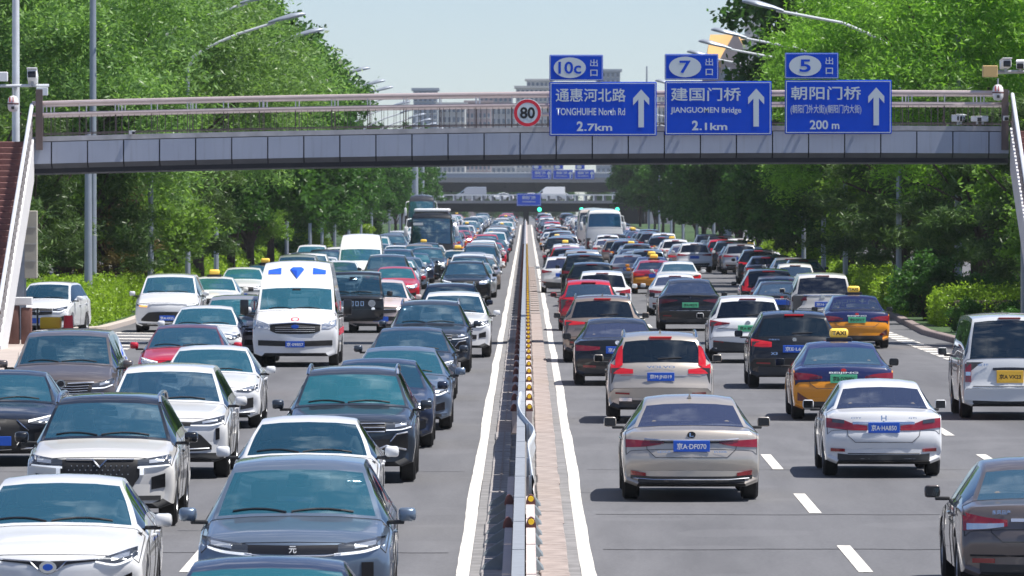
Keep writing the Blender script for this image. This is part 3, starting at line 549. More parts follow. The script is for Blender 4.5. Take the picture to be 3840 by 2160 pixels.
        for k in range(5): x = (k-2)*.15; mod.strip('grille_slot', 'chrome', 'f', [(x-.045, z-.11, z+.03), (x+.045, z-.11, z+.03)], off=.03, nx=2, nz=2); mod.strip('slot_opening', 'grille', 'f', [(x-.03, z-.095, z+.015), (x+.03, z-.095, z+.015)], off=.036, thick=.01, nx=2, nz=2, lod=1)
        for sg in (-1, 1): mod.disc('headlight', 'chrome', 'f', sg*.58, z-.03, .105, .10, .05); mod.disc('lamp_lens', 'lamp', 'f', sg*.58, z-.03, .085, .08, .056); mod.disc('fog_light', 'drl', 'f', sg*.62, z-.20, .05, .05, .06)
        S('bumper', 'black', [(-.98,-.46,-.22),(0,-.47,-.22),(.98,-.46,-.22)], nx=12, nz=3, off=.09, thick=.1)
    elif style == 'ambulance':
        lamps([(.62,-.06,.06),(.78,-.05,.12),(.95,.02,.17)], None, 'lamp', True)
        S('grille', 'grille', [(-.58,-.10,.05),(-.4,-.17,.075),(0,-.18,.08),(.4,-.17,.075),(.58,-.10,.05)], nx=16, nz=4); mod.line('grille_trim', 'chrome', 'f', [(-.6, z+.05), (0, z+.09), (.6, z+.05)], .035, .02); mod.disc('emblem', 'plateblue', 'f', 0, z-.0, .09, .045, .03)
        for k in range(3): mod.line('grille_bar', 'rim', 'f', [(-.46, z-.02-.05*k), (.46, z-.02-.05*k)], .015, .02)
        S('lower_grille', 'grille', [(-.86,-.46,-.33),(0,-.48,-.35),(.86,-.46,-.33)], nx=16)
    elif style == 'coach':
        S('headlight', 'lamp', [(.62,-.12,.06),(.93,-.10,.10)], mirror=True, nx=4, off=.02); S('lower_grille', 'grille', [(-.5,-.28,-.10),(.5,-.28,-.10)], nx=4); S('bumper', 'black', [(-.95,-.36,-.30),(0,-.37,-.3),(.95,-.36,-.30)], nx=8)
        for sg in (-1, 1):
            g = G().rbox(*sorted((sg*1.33, sg*1.55)), 5.9, 6.05, 1.75, 2.3, .04); g.tube([(sg*1.15, 5.5, 2.75), (sg*1.38, 5.95, 2.7), (sg*1.44, 5.97, 2.3)], .03, 6); mod.part('wing_mirror', g.me('wing_mirror', 'white', True))
    if mod.ty in ('sedan', 'fastback', 'hatch', 'mpv'):
        zb = t['rows'][1][2]; w = t['rows'][1][3]; mod.strip('lower_valance', 'plastic', 'f', [(-w*.94, zb+.015, zb+.07), (0, zb+.015, zb+.06), (w*.94, zb+.015, zb+.07)], nx=14, nz=1, off=.01)
    mod.plate('f', t['pf'])
def rear(mod, style):
    t = mod.t; z = t['rz']; S = lambda name, mat, pts, **k: mod.strip(name, mat, 'r', X(mod, pts, z), **k)
    hb = t['bz']
    def seam(x, z1, z0): mod.line('boot_seam', 'ink', 'r', [(-x, z1), (-x*.97, (z0+z1)/2), (-x*.78, z0), (x*.78, z0), (x*.97, (z0+z1)/2), (x, z1)], .010, .004)
    def lights(pts, mat='red', **k): return S('tail_light', mat, pts, mirror=True, off=.014, lit=True, **k)
    def refl(a=.62, b=.88, zz=hb): mod.strip('reflector', 'red', 'r', [(a*.9, zz-.025, zz+.02), (b*.9, zz-.02, zz+.03)], mirror=True, nx=5, nz=1, off=.014)
    if style == 'blade':        # pale saloon: sharp slim lamps joined by a chrome and black bar
        lights([(.44,-.015,.025),(.7,-.05,.04),(.95,-.06,.055)]); S('lamp_shade', 'reddark', [(.40,-.005,.02),(.6,-.0,.04)], mirror=True, off=.02, nx=4); mod.line('boot_trim', 'chrome', 'r', [(-.62, z+.055), (-.4, z+.04), (.4, z+.04), (.62, z+.055)], .03, .018); S('boot_strip', 'black', [(-.5,.0,.025),(0,.0,.025),(.5,.0,.025)], nx=8)
        mod.strip('reflector', 'red', 'r', [(.60, hb-.06, hb-.015), (.80, hb-.045, hb+.02)], mirror=True, nx=5, nz=1, off=.02); mod.strip('diffuser', 'black', 'r', [(-.80, hb-.09, hb-.02), (-.55, hb-.10, hb-.07), (0, hb-.10, hb-.075), (.55, hb-.10, hb-.07), (.80, hb-.09, hb-.02)], nx=16, nz=1); mod.line('bumper_trim', 'chrome', 'r', [(-.76, hb-.09), (-.5, hb-.11), (.5, hb-.11), (.76, hb-.09)], .016, .02); seam(.60, z+.02, z-.20)
        mod.disc('emblem', 'ink', 'r', 0, z+.12, .055, .042, .02); mod.letters('emblem_mark', 'L', 'chrome', 'r', 0, z+.12, .05, .055, .03); mod.letters('badge', 'LEXUS', 'chrome', 'r', -.36, z-.12, .03, .17); mod.letters('badge', 'ES300h', 'chrome', 'r', .38, z-.12, .03, .17)
    elif style == 'flare':      # white saloon: big red lamps reaching inward
        lights([(.28,-.10,-.03),(.5,-.10,.0),(.7,-.085,.06),(.96,-.06,.085)], nx=12); S('lamp_lens', 'lampdark', [(.66,.0,.055),(.86,.02,.075)], mirror=True, off=.021, nx=4, nz=1); S('boot_trim', 'chrome', [(-.52,-.01,.03),(0,-.012,.03),(.52,-.01,.03)], nx=10, nz=1, off=.016)
        refl(.66, .90, hb-.0); mod.line('bumper_line', 'ink', 'r', [(-.55, hb-.05), (.55, hb-.05)], .012, .004); seam(.56, z-.09, z-.28); mod.letters('emblem', 'H', 'chrome', 'r', 0, z+.085, .075, .085); mod.letters('badge', 'CITY', 'chrome', 'r', -.42, z+.085, .028, .16); mod.letters('badge', 'GTi', 'chrome', 'r', .44, z+.085, .028, .12)
    elif style == 'split':      # brown saloon: lamps red above white, chrome bar
        ids = lights([(.46,-.05,.02),(.7,-.08,.045),(.96,-.10,.10)]); S('lamp_lens', 'lamp', [(.50,-.055,-.015),(.72,-.08,-.02),(.92,-.09,-.02)], mirror=True, off=.022, nx=6, nz=1); S('boot_trim', 'chrome', [(-.42,.0,.035),(0,.0,.035),(.42,.0,.035)], nx=8, nz=1, off=.022); mod.strip('reflector', 'red', 'r', [(.55, hb-.05, hb), (.78, hb-.05, hb)], mirror=True, nx=3, nz=1); mod.line('bumper_line', 'ink', 'r', [(-.8, hb+.03), (.8, hb+.03)], .02, .004); seam(.60, z-.02, z-.22)
        mod.letters('badge', '东风日产', 'chrome', 'r', -.48, z+.10, .045, .19)
    elif style == 'tall':       # estate lamps climbing the pillars
        lights([(.52,-.06,.02),(.72,-.07,.04),(.94,-.06,.12)], nx=8, nz=5); mod.strip('tail_light', 'red', 'r', [(.67, z+.10, z+.46), (.735, z+.06, z+.42), (.80, z+.03, z+.2)], mirror=True, nx=5, nz=8, off=.018, lit=True)
        mod.line('boot_line', 'chrome', 'r', [(-.7, z-.10), (.7, z-.10)], .012, .004); mod.strip('reflector', 'red', 'r', [(.55, hb+.03, hb+.065), (.80, hb+.04, hb+.075)], mirror=True, nx=4, nz=1); S('lower_trim', 'black', [(-.7,-.62,-.55),(0,-.62,-.55),(.7,-.62,-.55)], nx=10, nz=1)
        for sg in (-1, 1): mod.strip('exhaust_tip', 'chrome', 'r', [(sg*.62-.11, hb-.09, hb-.03), (sg*.62+.11, hb-.09, hb-.03)], off=.03, nx=4, nz=1)
        mod.letters('emblem', 'VOLVO', 'chrome', 'r', 0, z+.06, .045, .5)
    elif style == 'taxi':
        lights([(.42,-.03,.0),(.62,-.055,.05),(.80,-.06,.065),(.97,-.07,.075)], nx=10); S('lamp_shade', 'reddark', [(.44,-.025,.02),(.66,-.045,-.01)], mirror=True, off=.02, nx=4, nz=1); mod.letters('badge', 'BEIJING', 'white', 'r', 0, z+.07, .04, .52, bold=.03); mod.strip('reflector', 'reddark', 'r', [(.62, hb-.06, hb-.03), (.82, hb-.05, hb+.11)], mirror=True, nx=5, nz=2); seam(.62, z-.04, z-.22)
        mod.disc('high_brake_light', 'redlit', 'r', 0, z+.12, .05, .03, .02)
    elif style == 'ell':        # black estate: L-shaped lamps with bright cores
        lights([(.50,-.08,.03),(.7,-.085,.06),(.95,-.06,.10)], nx=10); S('lamp_core', 'redlit', [(.56,-.02,.0),(.74,-.02,.005),(.86,-.015,.02)], mirror=True, off=.022, nx=6, nz=1); S('lamp_core', 'redlit', [(.56,-.06,-.04),(.74,-.06,-.04),(.9,-.055,-.03)], mirror=True, off=.022, nx=6, nz=1)
        mod.disc('emblem', 'chrome', 'r', 0, z+.08, .045, .042, .02); mod.letters('badge', 'X3', 'chrome', 'r', -.42, z-.22, .06, .14); mod.letters('badge', '华晨宝马', 'chrome', 'r', -.42, z+.08, .03, .22); mod.strip('reflector', 'red', 'r', [(.50, hb+.03, hb+.065), (.78, hb+.04, hb+.075)], mirror=True, nx=4, nz=1); S('lower_trim', 'plastic', [(-.8,-.62,-.50),(0,-.62,-.52),(.8,-.62,-.50)], nx=10, nz=1)
    elif style == 'block':      # old minibus: upright lamps low at the corners
        mod.strip('tail_light', 'red', 'r', [(.69, z-.22, z+.12), (.80, z-.22, z+.12)], mirror=True, nx=3, nz=6, off=.02, lit=True); mod.strip('lamp_lens', 'lamp', 'r', [(.70, z-.10, z-.03), (.79, z-.10, z-.03)], mirror=True, nx=3, nz=1, off=.028); S('plate_lamp_bar', 'black', [(-.36,-.0,.045),(0,.0,.055),(.36,-.0,.045)], nx=6, nz=1, off=.03); mod.line('boot_line', 'ink', 'r', [(-.66, z-.30), (.66, z-.30)], .012, .004); mod.letters('badge', '金杯', 'chrome', 'r', -.48, z+.10, .05, .2)
        S('bumper', 'paint', [(-.97,-.56,-.36),(0,-.58,-.35),(.97,-.56,-.36)], nx=12, nz=3, off=.06, thick=.06, key='body')
    elif style == 'wing':       # slim wing lamps, dark lower third
        lights([(.46,-.0,.02),(.7,-.04,.045),(.96,-.07,.09)], nx=10); S('lamp_shade', 'reddark', [(.46,.002,.015),(.66,-.02,.03)], mirror=True, off=.02, nx=4, nz=1); mod.disc('emblem', 'chrome', 'r', 0, z+.02, .06, .05, .02); mod.line('boot_line', 'ink', 'r', [(-.72, z-.12), (0, z-.14), (.72, z-.12)], .012, .004); S('lower_trim', 'plastic', [(-.88,-.60,-.42),(0,-.62,-.48),(.88,-.60,-.42)], nx=12, nz=2); mod.strip('reflector', 'red', 'r', [(.58, hb+.0, hb+.035), (.82, hb+.03, hb+.065)], mirror=True, nx=4, nz=1)
    elif style == 'bar':        # lamps joined by one bar
        lights([(.45,-.02,.03),(.7,-.04,.055),(.96,-.05,.08)], nx=8); S('light_bar', 'reddark', [(-.45,-.0,.03),(0,.0,.03),(.45,-.0,.03)], nx=8, nz=1, off=.016); mod.line('boot_line', 'ink', 'r', [(-.66, z-.14), (.66, z-.14)], .012, .004); refl(.6, .86, hb); S('lower_trim', 'plastic', [(-.84,-.55,-.44),(0,-.56,-.46),(.84,-.55,-.44)], nx=10, nz=1)
        mod.disc('emblem', 'chrome', 'r', 0, z+.10, .045, .04, .02)
    elif style == 'tee':
        lights([(.40,-.0,.03),(.66,-.05,.05),(.97,-.10,.06)], 'reddark', nx=10); mod.letters('emblem', 'T', 'chrome', 'r', 0, z+.09, .06, .05, bold=.03); mod.line('boot_line', 'chrome', 'r', [(-.6, z-.30), (.6, z-.30)], .012, .004); mod.strip('reflector', 'red', 'r', [(.55, hb-.0, hb+.03), (.80, hb+.01, hb+.04)], mirror=True, nx=4, nz=1); S('spoiler', 'black', [(-.72,.145,.165),(0,.15,.172),(.72,.145,.165)], nx=10, nz=1, off=.04)
    elif style == 'e':          # dark saloon with a round electric badge
        lights([(.40,-.03,.03),(.7,-.06,.05),(.96,-.06,.07)], nx=8); mod.letters('emblem', 'e', 'white', 'r', 0, z+.12, .085, .1, bold=.04); refl(.5, .8, hb); seam(.58, z-.04, z-.2)
    elif style == 'people':     # people carrier tailgate
        lights([(.50,-.06,.05),(.7,-.07,.05),(.96,-.09,.05)], 'reddark', nx=8); S('boot_trim', 'chrome', [(-.6,.09,.115),(0,.09,.115),(.6,.09,.115)], nx=8, nz=1, off=.016); mod.disc('emblem', 'chrome', 'r', 0, z+.06, .07, .05, .024); mod.line('boot_line', 'ink', 'r', [(-.72, z-.3), (.72, z-.3)], .012, .004)
    elif style == 'coach':
        S('tail_light', 'red', [(.80,-.35,.10),(.95,-.32,.14)], mirror=True, nx=3, nz=5, off=.02, lit=True); S('engine_grille', 'plastic', [(-.6,-.42,.05),(.6,-.42,.05)], nx=6, nz=3); mod.letters('badge', '———', 'ink', 'r', 0, 1.55, .05, .9)
        for k in range(6): mod.line('grille_bar', 'ink', 'r', [(-.7, .62+.07*k), (.7, .62+.07*k)], .02, .02)
        for sg in (-1, 1): mod.strip('side_panel', 'black', 'r', [(sg*.72-.06, .55, 1.1), (sg*.72+.14, .6, 1.15)], off=.016, nx=3, nz=3)
    mod.plate('r', {'block': z-.12}.get(style, t['pz'] if style not in ('split',) else t['pz']-.03) - (.02 if style == 'flare' else 0) + (.32 if style == 'coach' else 0), w=.48 if style != 'block' else .48, h=.15 if style != 'block' else .22)
    if mod.ty != 'coach':
        zb = t['rows'][-2][2]; w = t['rows'][-2][3]; up = .075 if mod.ty != 'suv' else .10; mod.strip('lower_valance', 'plastic', 'r', [(-w*.80, zb+.025, zb+.045+up), (-w*.6, zb+.02, zb+.03+up), (0, zb+.02, zb+.03+up), (w*.6, zb+.02, zb+.03+up), (w*.80, zb+.025, zb+.045+up)], nx=16, nz=2, off=.008)
    if style not in ('coach', 'taxi', 'blade', 'flare', 'split', 'e', 'tee'):
        u = t['rtop'] + .12; h = half(t, mod.cs, u)[11]
        mod.part('high_brake_light', G().rbox(-.2, .2, h[1]-.05, h[1]+.02, h[2]-.012, h[2]+.014, .006, 1).me('high_brake_light', 'red'), lit=True)
    if t.get('clad') or mod.ty == 'mpv':
        r1, r0 = t['rows'][t['rtop']], t['rows'][t['rbase']]; zz = r0[1] + .06; P = []
        for k in range(5): x = -.05 + .42*k/4; P.append((x, mod.hit(x, (zz+.02*k/4)*ZS, 'r') - .015, (zz+.02*k/4)*ZS))
        mod.part('rear_wiper', G().tube(P, .012, 4).me('rear_wiper', 'black'), lod=1)
_mods = {}
def model(ty, fs, rs, rail=False, fin=False, taxi=False):
    key = (ty, fs, rs, rail, fin, taxi)
    if key not in _mods:
        mod = Model(ty); front(mod, fs); rear(mod, rs)
        if rail: mod.rails()
        if fin: mod.fin()
        if taxi: mod.taxisign()
        _mods[key] = mod
    return _mods[key]
PLACED = []
def car(mod, X_, D, rz, color, name, label, cat, group=None, roof=None, deck=None, bonnet=None, mirror=None, lit=False, plate=None, pcol='plateblue', lod=0, screen=None, zoff=0, rear_paint=None, sx=1.0):
    t = mod.t; col = color if len(color) == 4 else (*color, 1)
    z = zr(D) if abs(X_) < 15 else zr(D); sl = math.atan((zr(D+2) - zr(D-2)) / 4)
    root = thing(name, label, cat, (X_, D, z + .006 + zoff), 0, group)
    root.rotation_euler = (sl if abs(rz) < 1 else -sl, 0, rz); root.scale = (sx, 1, 1)
    c4 = lambda c: (c if len(c) == 4 else (*c, 1))
    cmap = {'body': col, 'bonnet': c4(bonnet or color), 'boot': c4(deck or color), 'roof': c4(roof or color), 'mirror': c4(mirror or color), 'fin': c4(roof or color), 'rail': None}
    done = {}
    for i, (pn, me, key, par, loc, rot, pl, canlit, scl) in enumerate(mod.parts):
        if pl and lod: continue
        if lod > 1 and pn in ('underbody', 'sill', 'rim', 'reflector', 'air_intake', 'fog_light', 'lamp_lens', 'lamp_shade', 'lamp_core', 'running_light'): continue
        if par is not None and par not in done: continue
        o = bpy.data.objects.new(pn, me); COL.objects.link(o); o.parent = root if par is None else done[par]
        if loc is not None: o.location = loc
        if rot is not None: o.rotation_euler = rot
        if scl is not None: o.scale = scl
        if key in cmap and cmap[key] is not None: o.color = cmap[key]
        if key in ('platef', 'plater') and pcol != 'plateblue': setmat(o, pcol)
        if canlit and lit: setmat(o, 'redlit')
        if pn == 'rear_window' and screen: setmat(o, screen)
        done[i] = o
    if plate:
        end = 'f' if rz > 1 else 'r'
        if end in mod.plates:
            i, x, y, zz = mod.plates[end]; ink = 'ink' if pcol in ('plategreen', 'plateyellow') else 'white'
            text('plate_lettering', plate, ink, (x, y + (.003 if end == 'f' else -.003), zz), .085, .385, done[i], (0, 0, math.pi if end == 'f' else 0), .03)
    PLACED.append((root, X_, D, t['L'], t['rows'][5][3])); return root
# ------------------------------------------------------------------ setting materials
m, n, l, p = nt('asphalt')
big = noise(n, l, .09, 5, stretch=(1, .25, 1)); fine = noise(n, l, 26, 3); mid = noise(n, l, 1.3, 6, stretch=(1.6, .12, 1))
c1 = ramp(n, l, big, [(.3, (.112, .113, .122)), (.7, (.15, .151, .16))]); c2 = mixc(n, l, ramp(n, l, mid, [(.36, (0, 0, 0)), (.72, (.85, .85, .85))]), c1, (.078, .079, .086))
c3 = mixc(n, l, .35, c2, ramp(n, l, fine, [(.25, (.045, .045, .05)), (.75, (.21, .21, .218))])); # tyre-polished tracks and oil-darkened lane centres, broken up by noise
tco = n.new('ShaderNodeTexCoord'); sxx = n.new('ShaderNodeSeparateXYZ'); l.new(tco.outputs['Object'], sxx.inputs[0])
def am(op, u_, v_=None):
    q = n.new('ShaderNodeMath'); q.operation = op
    for i_, w_ in enumerate((u_, v_)):
        if w_ is None: continue
        if isinstance(w_, (int, float)): q.inputs[i_].default_value = w_
        else: l.new(w_, q.inputs[i_])
    return q.outputs[0]
ln_ = am('COSINE', am('MULTIPLY', am('SUBTRACT', am('ABSOLUTE', sxx.outputs[0]), 2.1), 2*math.pi/3.35)); oil = noise(n, l, .8, 6, stretch=(1, .06, 1))
c3 = mixc(n, l, am('MULTIPLY', am('MAXIMUM', ln_, 0), ramp(n, l, oil, [(.40, (0, 0, 0)), (.66, (.5, .5, .5))])), c3, (.055, .055, .06))
pat = noise(n, l, .35, 2, rough=.3); c3 = mixc(n, l, ramp(n, l, pat, [(.60, (0, 0, 0)), (.62, (.16, .16, .16))]), c3, (.19, .19, .2))
l.new(c3, p.inputs['Base Color']); p.inputs['Roughness'].default_value = .85
bn = n.new('ShaderNodeBump'); bn.inputs['Strength'].default_value = .25; bn.inputs['Distance'].default_value = .01; l.new(fine, bn.inputs['Height']); l.new(bn.outputs[0], p.inputs['Normal'])
m, n, l, p = nt('linepaint')
f = noise(n, l, 7, 6, rough=.7); l.new(ramp(n, l, f, [(.33, (.40, .385, .36)), (.5, (.70, .67, .615))]), p.inputs['Base Color']); p.inputs['Roughness'].default_value = .7
simple('slabdark', (.30, .28, .275), .9, vary=.35, vscale=4, bump=.3); simple('slabpale', (.29, .245, .225), .9, vary=.34, vscale=3, bump=.2); simple('gutter', (.20, .195, .195), .9, vary=.3, vscale=3)
simple('kerbstone', (.46, .40, .36), .85, vary=.2, vscale=5, bump=.2); simple('kerbdark', (.24, .19, .18), .85, vary=.25, vscale=5, bump=.2); simple('paving', (.40, .345, .31), .9, vary=.15, vscale=2)
simple('soil', (.06, .055, .035), .95, vary=.5, vscale=.8); simple('turf', (.035, .075, .018), .95, vary=.5, vscale=3); simple('steel', (.40, .42, .44), .45, .5, vary=.12, vscale=6); simple('steelpale', (.66, .69, .72), .4, .2, vary=.06)
simple('barrierpink', (.52, .44, .42), .7, vary=.1, vscale=5); simple('bracket', (.13, .05, .045), .6); simple('reflector', (.92, .60, .02), .3); simple('footgrey', (.16, .19, .21), .6, vary=.2); simple('tar', (.035, .035, .04), .9)
m, n, l, p = nt('girder')
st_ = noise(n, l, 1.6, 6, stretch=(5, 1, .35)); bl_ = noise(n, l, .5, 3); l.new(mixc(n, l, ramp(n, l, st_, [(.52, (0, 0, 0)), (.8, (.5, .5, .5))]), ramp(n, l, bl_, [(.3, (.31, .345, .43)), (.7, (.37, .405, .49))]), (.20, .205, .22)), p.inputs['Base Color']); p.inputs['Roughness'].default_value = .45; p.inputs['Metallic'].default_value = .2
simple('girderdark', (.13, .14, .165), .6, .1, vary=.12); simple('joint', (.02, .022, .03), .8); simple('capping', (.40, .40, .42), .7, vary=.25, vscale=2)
simple('railpink', (.62, .52, .50), .3, .45, vary=.08); simple('stringer', (.70, .69, .70), .6, vary=.05); simple('stepred', (.20, .10, .09), .85, vary=.3, vscale=4); simple('brownpost', (.12, .09, .085), .6); simple('polegrey', (.30, .34, .40), .45, .3, vary=.08); simple('concrete', (.36, .37, .39), .85, vary=.12, vscale=1)
simple('signblue', (.0, .062, .56), .5, 0, .2, vary=.04); simple('signwhite', (.56, .63, .68), .45); simple('signred', (.62, .01, .035), .4); simple('signback', (.3, .31, .33), .5)
simple('boxtan', (.62, .43, .18), .5); simple('boxbeige', (.40, .385, .33), .7, vary=.1); simple('conered', (.72, .02, .04), .5); simple('brown', (.16, .075, .06), .6, vary=.15); simple('yellow', (.85, .52, .02), .5)
simple('bark', (.07, .05, .04), .95, vary=.4, vscale=5, bump=.5); simple('barkwhite', (.42, .43, .43), .9, vary=.15)
simple('deckgrey', (.20, .21, .23), .85, vary=.15); simple('deckshade', (.004, .006, .009), .9, 0, .1); simple('rail_white', (.75, .77, .78), .6); simple('greenlight', (.02, .9, .45), .3, emit=(.05, 1, .55), es=2.2)  # near-black deck tone puts the shade below the bridges into the colour
simple('goldroof', (.72, .42, .12), .6, vary=.12, vscale=.2); simple('stonepink', (.33, .27, .27), .85, vary=.1, vscale=.3); simple('render', (.55, .55, .54), .85, vary=.06, vscale=.1); simple('renderpink', (.50, .40, .40), .85, vary=.06, vscale=.1); simple('renderblue', (.36, .42, .5), .8, vary=.06, vscale=.1); simple('pane', (.16, .20, .25), .2)  # window pane tone lightened to carry distance haze in its colour
def leafmat(name, trans=.35):
    m = bpy.data.materials.new(name); m.use_nodes = True; M[name] = m; n = m.node_tree.nodes; l = m.node_tree.links; n.clear()
    o = n.new('ShaderNodeOutputMaterial'); oi = n.new('ShaderNodeObjectInfo'); ge = n.new('ShaderNodeNewGeometry')
    nz = noise(n, l, .55, 3); v1 = ramp(n, l, nz, [(.30, (.62, .66, .66)), (.72, (1.35, 1.28, 1.05))]); v2 = ramp(n, l, ge.outputs['Random Per Island'], [(0, (.66, .7, .66)), (.8, (1.1, 1.1, 1.0)), (1, (1.4, 1.32, 1.15))])
    c = mixc(n, l, 1, mixc(n, l, 1, oi.outputs['Color'], v1, 'MULTIPLY'), v2, 'MULTIPLY')
    d = n.new('ShaderNodeBsdfDiffuse'); t = n.new('ShaderNodeBsdfTranslucent'); g = n.new('ShaderNodeBsdfGlossy'); g.inputs['Roughness'].default_value = .38
    l.new(c, d.inputs[0]); l.new(mixc(n, l, 1, c, (1.15, 1.25, .6), 'MULTIPLY'), t.inputs[0])
    a = n.new('ShaderNodeMixShader'); a.inputs[0].default_value = trans; l.new(d.outputs[0], a.inputs[1]); l.new(t.outputs[0], a.inputs[2])
    b = n.new('ShaderNodeMixShader'); b.inputs[0].default_value = .022; l.new(a.outputs[0], b.inputs[1]); l.new(g.outputs[0], b.inputs[2]); l.new(b.outputs[0], o.inputs[0])
leafmat('leaf', .48); leafmat('needle', .3)
# ------------------------------------------------------------------ ground, road, median
DS = list(np.arange(20, 1450, 12.0)) + [1600, 2000, 2400]
def ribbon(name, x0, x1, dz, mat, d0=20, d1=2750, fx=None, parent=None, kind=None, step=None):
    ds = [d for d in DS if d0 < d < d1]; ds = [d0] + ds + [d1]; V = []; 
    for d in ds:
        a, b = (x0, x1) if fx is None else fx(d); V += [(a, d, zr(d) + dz), (b, d, zr(d) + dz)]
    o = obj(name, mesh(name, V, [(2*i, 2*i+1, 2*i+3, 2*i+2) for i in range(len(ds)-1)], mat), parent)
    if kind: o['kind'] = kind
    return o
ribbon('ground', -2600, 2600, -.10, 'soil', kind='structure')
road = ribbon('road', -13.2, 13.2, 0, 'asphalt', kind='structure')
ribbon('side_road', -40, -13.2, -.012, 'asphalt', 60, 1000, fx=lambda d: (-40, -13.2) if d < 222 else (-27, -20.5), kind='structure')
ribbon('side_road', 20, 27, -.012, 'asphalt', 60, 1000, kind='structure')
for a, b in ((-.78, -.62), (.60, .76)):
    V = []; d = 40.0
    while d < 1060: j1, j2, j3 = rnd.gauss(0, .0025), rnd.gauss(0, .0025), .012*math.sin(d*.17 + a) + .005*math.sin(d*.41); V += [(a+j1+j3, d, zr(d)+.005), (b+j2+j3, d, zr(d)+.005)]; d += 1.3 if d < 320 else 10
    obj('edge_line', mesh('edge_line', V, [(2*i, 2*i+1, 2*i+3, 2*i+2) for i in range(len(V)//2-1)], 'linepaint'), road)
ribbon('edge_line', 10.2, 10.38, .005, 'linepaint', 224, 330, parent=road); ribbon('edge_line', -10.5, -10.32, .005, 'linepaint', 262, 420, parent=road)
dash = mesh('lane_dash', [(-.08, 0, 0), (.08, 0, 0), (.08, 6, 0), (-.08, 6, 0)], [(0, 1, 2, 3)], 'linepaint')
for x in (-3.75, -7.1, 3.75, 7.12):
    d = 54.6
    while d < 900:
        obj('lane_dash', dash, road, (x, d, zr(d) + .006), (math.atan((zr(d+6) - zr(d)) / 6), 0, 0)); d += 14.6 if d < 400 else 29.2
sd = mesh('exit_dash', [(-.24, 0, 0), (.24, 0, 0), (.24, 1.9, 0), (-.24, 1.9, 0)], [(0, 1, 2, 3)], 'linepaint')
for k in range(17):
    d = 172 + 3.0 * k; obj('exit_dash', sd, road, (10.42, d, zr(d) + .006))
for k in range(10):                       # gore stripes where the slip road joins
    d = 178 + 4.6 * k; w = 1.1 + .12 * k
    obj('gore_stripe', mesh('gore_stripe', [(-10.3, d, zr(d)+.006), (-10.3, d+1.3, zr(d+1.3)+.006), (-10.3-w, d+2.4, zr(d+2)+.006), (-10.3-w, d+1.1, zr(d+1)+.006)], [(0, 1, 2, 3)], 'linepaint'), road)
for k, d in enumerate([88.5, 97.6, 112.5, 148, 190, 226]):   # sealed cracks across the carriageways
    for s in (-1, 1):
        if s < 0 and k % 3 == 1: continue
        x = .9; V = []; wv = rnd.uniform(.012, .03)
        while x < 10.5: y = d + s*.4 + rnd.uniform(-.12, .12); V += [(s*x, y, zr(y)+.004), (s*x, y+wv*3, zr(y)+.004)]; x += .45
        obj('sealed_crack', mesh('sealed_crack', V, [(2*i, 2*i+1, 2*i+3, 2*i+2) for i in range(len(V)//2-1)], 'tar'), road)
med = ribbon('median_strip', -.62, .60, .016, 'gutter', 40, 1080, kind='structure')
slabs = {}
d = 50.0; k = 0
while d < 430:
    ln = 2.96
    for side in (-1, 1):
        for var in range(3):
            key = (side, var)
            if key not in slabs:
                a, b = (-.50, -.24) if side < 0 else (.15, .47); g = G().rbox(a, b, 0, ln, 0, .03 + .006*var, .012, 1)
                slabs[key] = g.me('paving_slab', ('slabdark' if var != 1 else 'slabpale') if side < 0 else 'slabpale')
        v = (1 if (126 < d < 134 or 160 < d < 162) else rnd.choice((0, 2))) if side < 0 else rnd.randrange(3)
        obj('paving_slab', slabs[(side, v)], med, (rnd.uniform(-.008, .008), d, zr(d) + .014), (math.atan((zr(d+3) - zr(d)) / 3), 0, rnd.uniform(-.003, .003)))
    d += 3.0 if d < 250 else 6.0
ribbon('pale_seam', -.37, -.345, .062, 'slabpale', 98, 128, parent=med); ribbon('pale_seam', -.37, -.345, .062, 'slabpale', 134, 330, parent=med)
# median barrier: grey steel spine, pale side beams, brackets with reflectors, braced feet
bar = thing('median_barrier', 'grey steel barrier with pale side beams and yellow reflectors along the road centre', 'barrier')
def ladder(a, b, z0, z1, d0, d1): 
    g = G(); n_ = max(1, int((d1-d0)/6)); 
    P = [d0 + (d1-d0)*i/n_ for i in range(n_+1)]; V = []
    for d in P: z = zr(d); V += [(a, d, z+z0), (b, d, z+z0), (b, d, z+z1), (a, d, z+z1)]
    Fc = [(i*4+j, i*4+(j+1) % 4, i*4+4+(j+1) % 4, i*4+4+j) for i in range(n_) for j in range(4)] + [(0, 1, 2, 3), (n_*4+3, n_*4+2, n_*4+1, n_*4)]
    return g.add(V, Fc)
d = 56.0; k = 0
while d < 1040:
    ln = 5.9 if d < 300 else 23.7
    ladder(-.135, -.015, .10, .74, d, d+ln-.03).obj('spine_panel', 'steel', bar)
    if not (96 < d < 124):
        for a, b in ((-.235, -.15), (.0, .10)): ladder(a, b, .03, .50, d, d+ln-.05).obj('side_beam', 'barrierpink', bar)
    d += ln + .1
d = 66.0
disc = G().lathe([(.001, -.012), (.031, -.012), (.034, 0), (.034, .01)], 'y', 14).me('reflector', 'reflector')
arch = G()
pa = [(.058*math.cos(a), .125*math.sin(a)) for a in np.linspace(0, math.pi, 9)]
arch.add([(x, 0, z) for x, z in pa] + [(x, .25, z) for x, z in pa], [tuple(range(8, -1, -1)), tuple(range(9, 18))] + [(i, i+1, i+10, i+9) for i in range(8)] + [(8, 0, 9, 17)])
am = arch.me('bracket', 'bracket')
while d < 560:
    if not (92 < d < 122) and d > 80:
        z = zr(d)
        for x, s in ((-.20, -1), (.055, 1)):
            o = obj('bracket', am, bar, (x, d, z + .49))
            if s > 0: obj('reflector', disc, o, (0, -.02, .075))
    d += 5.9
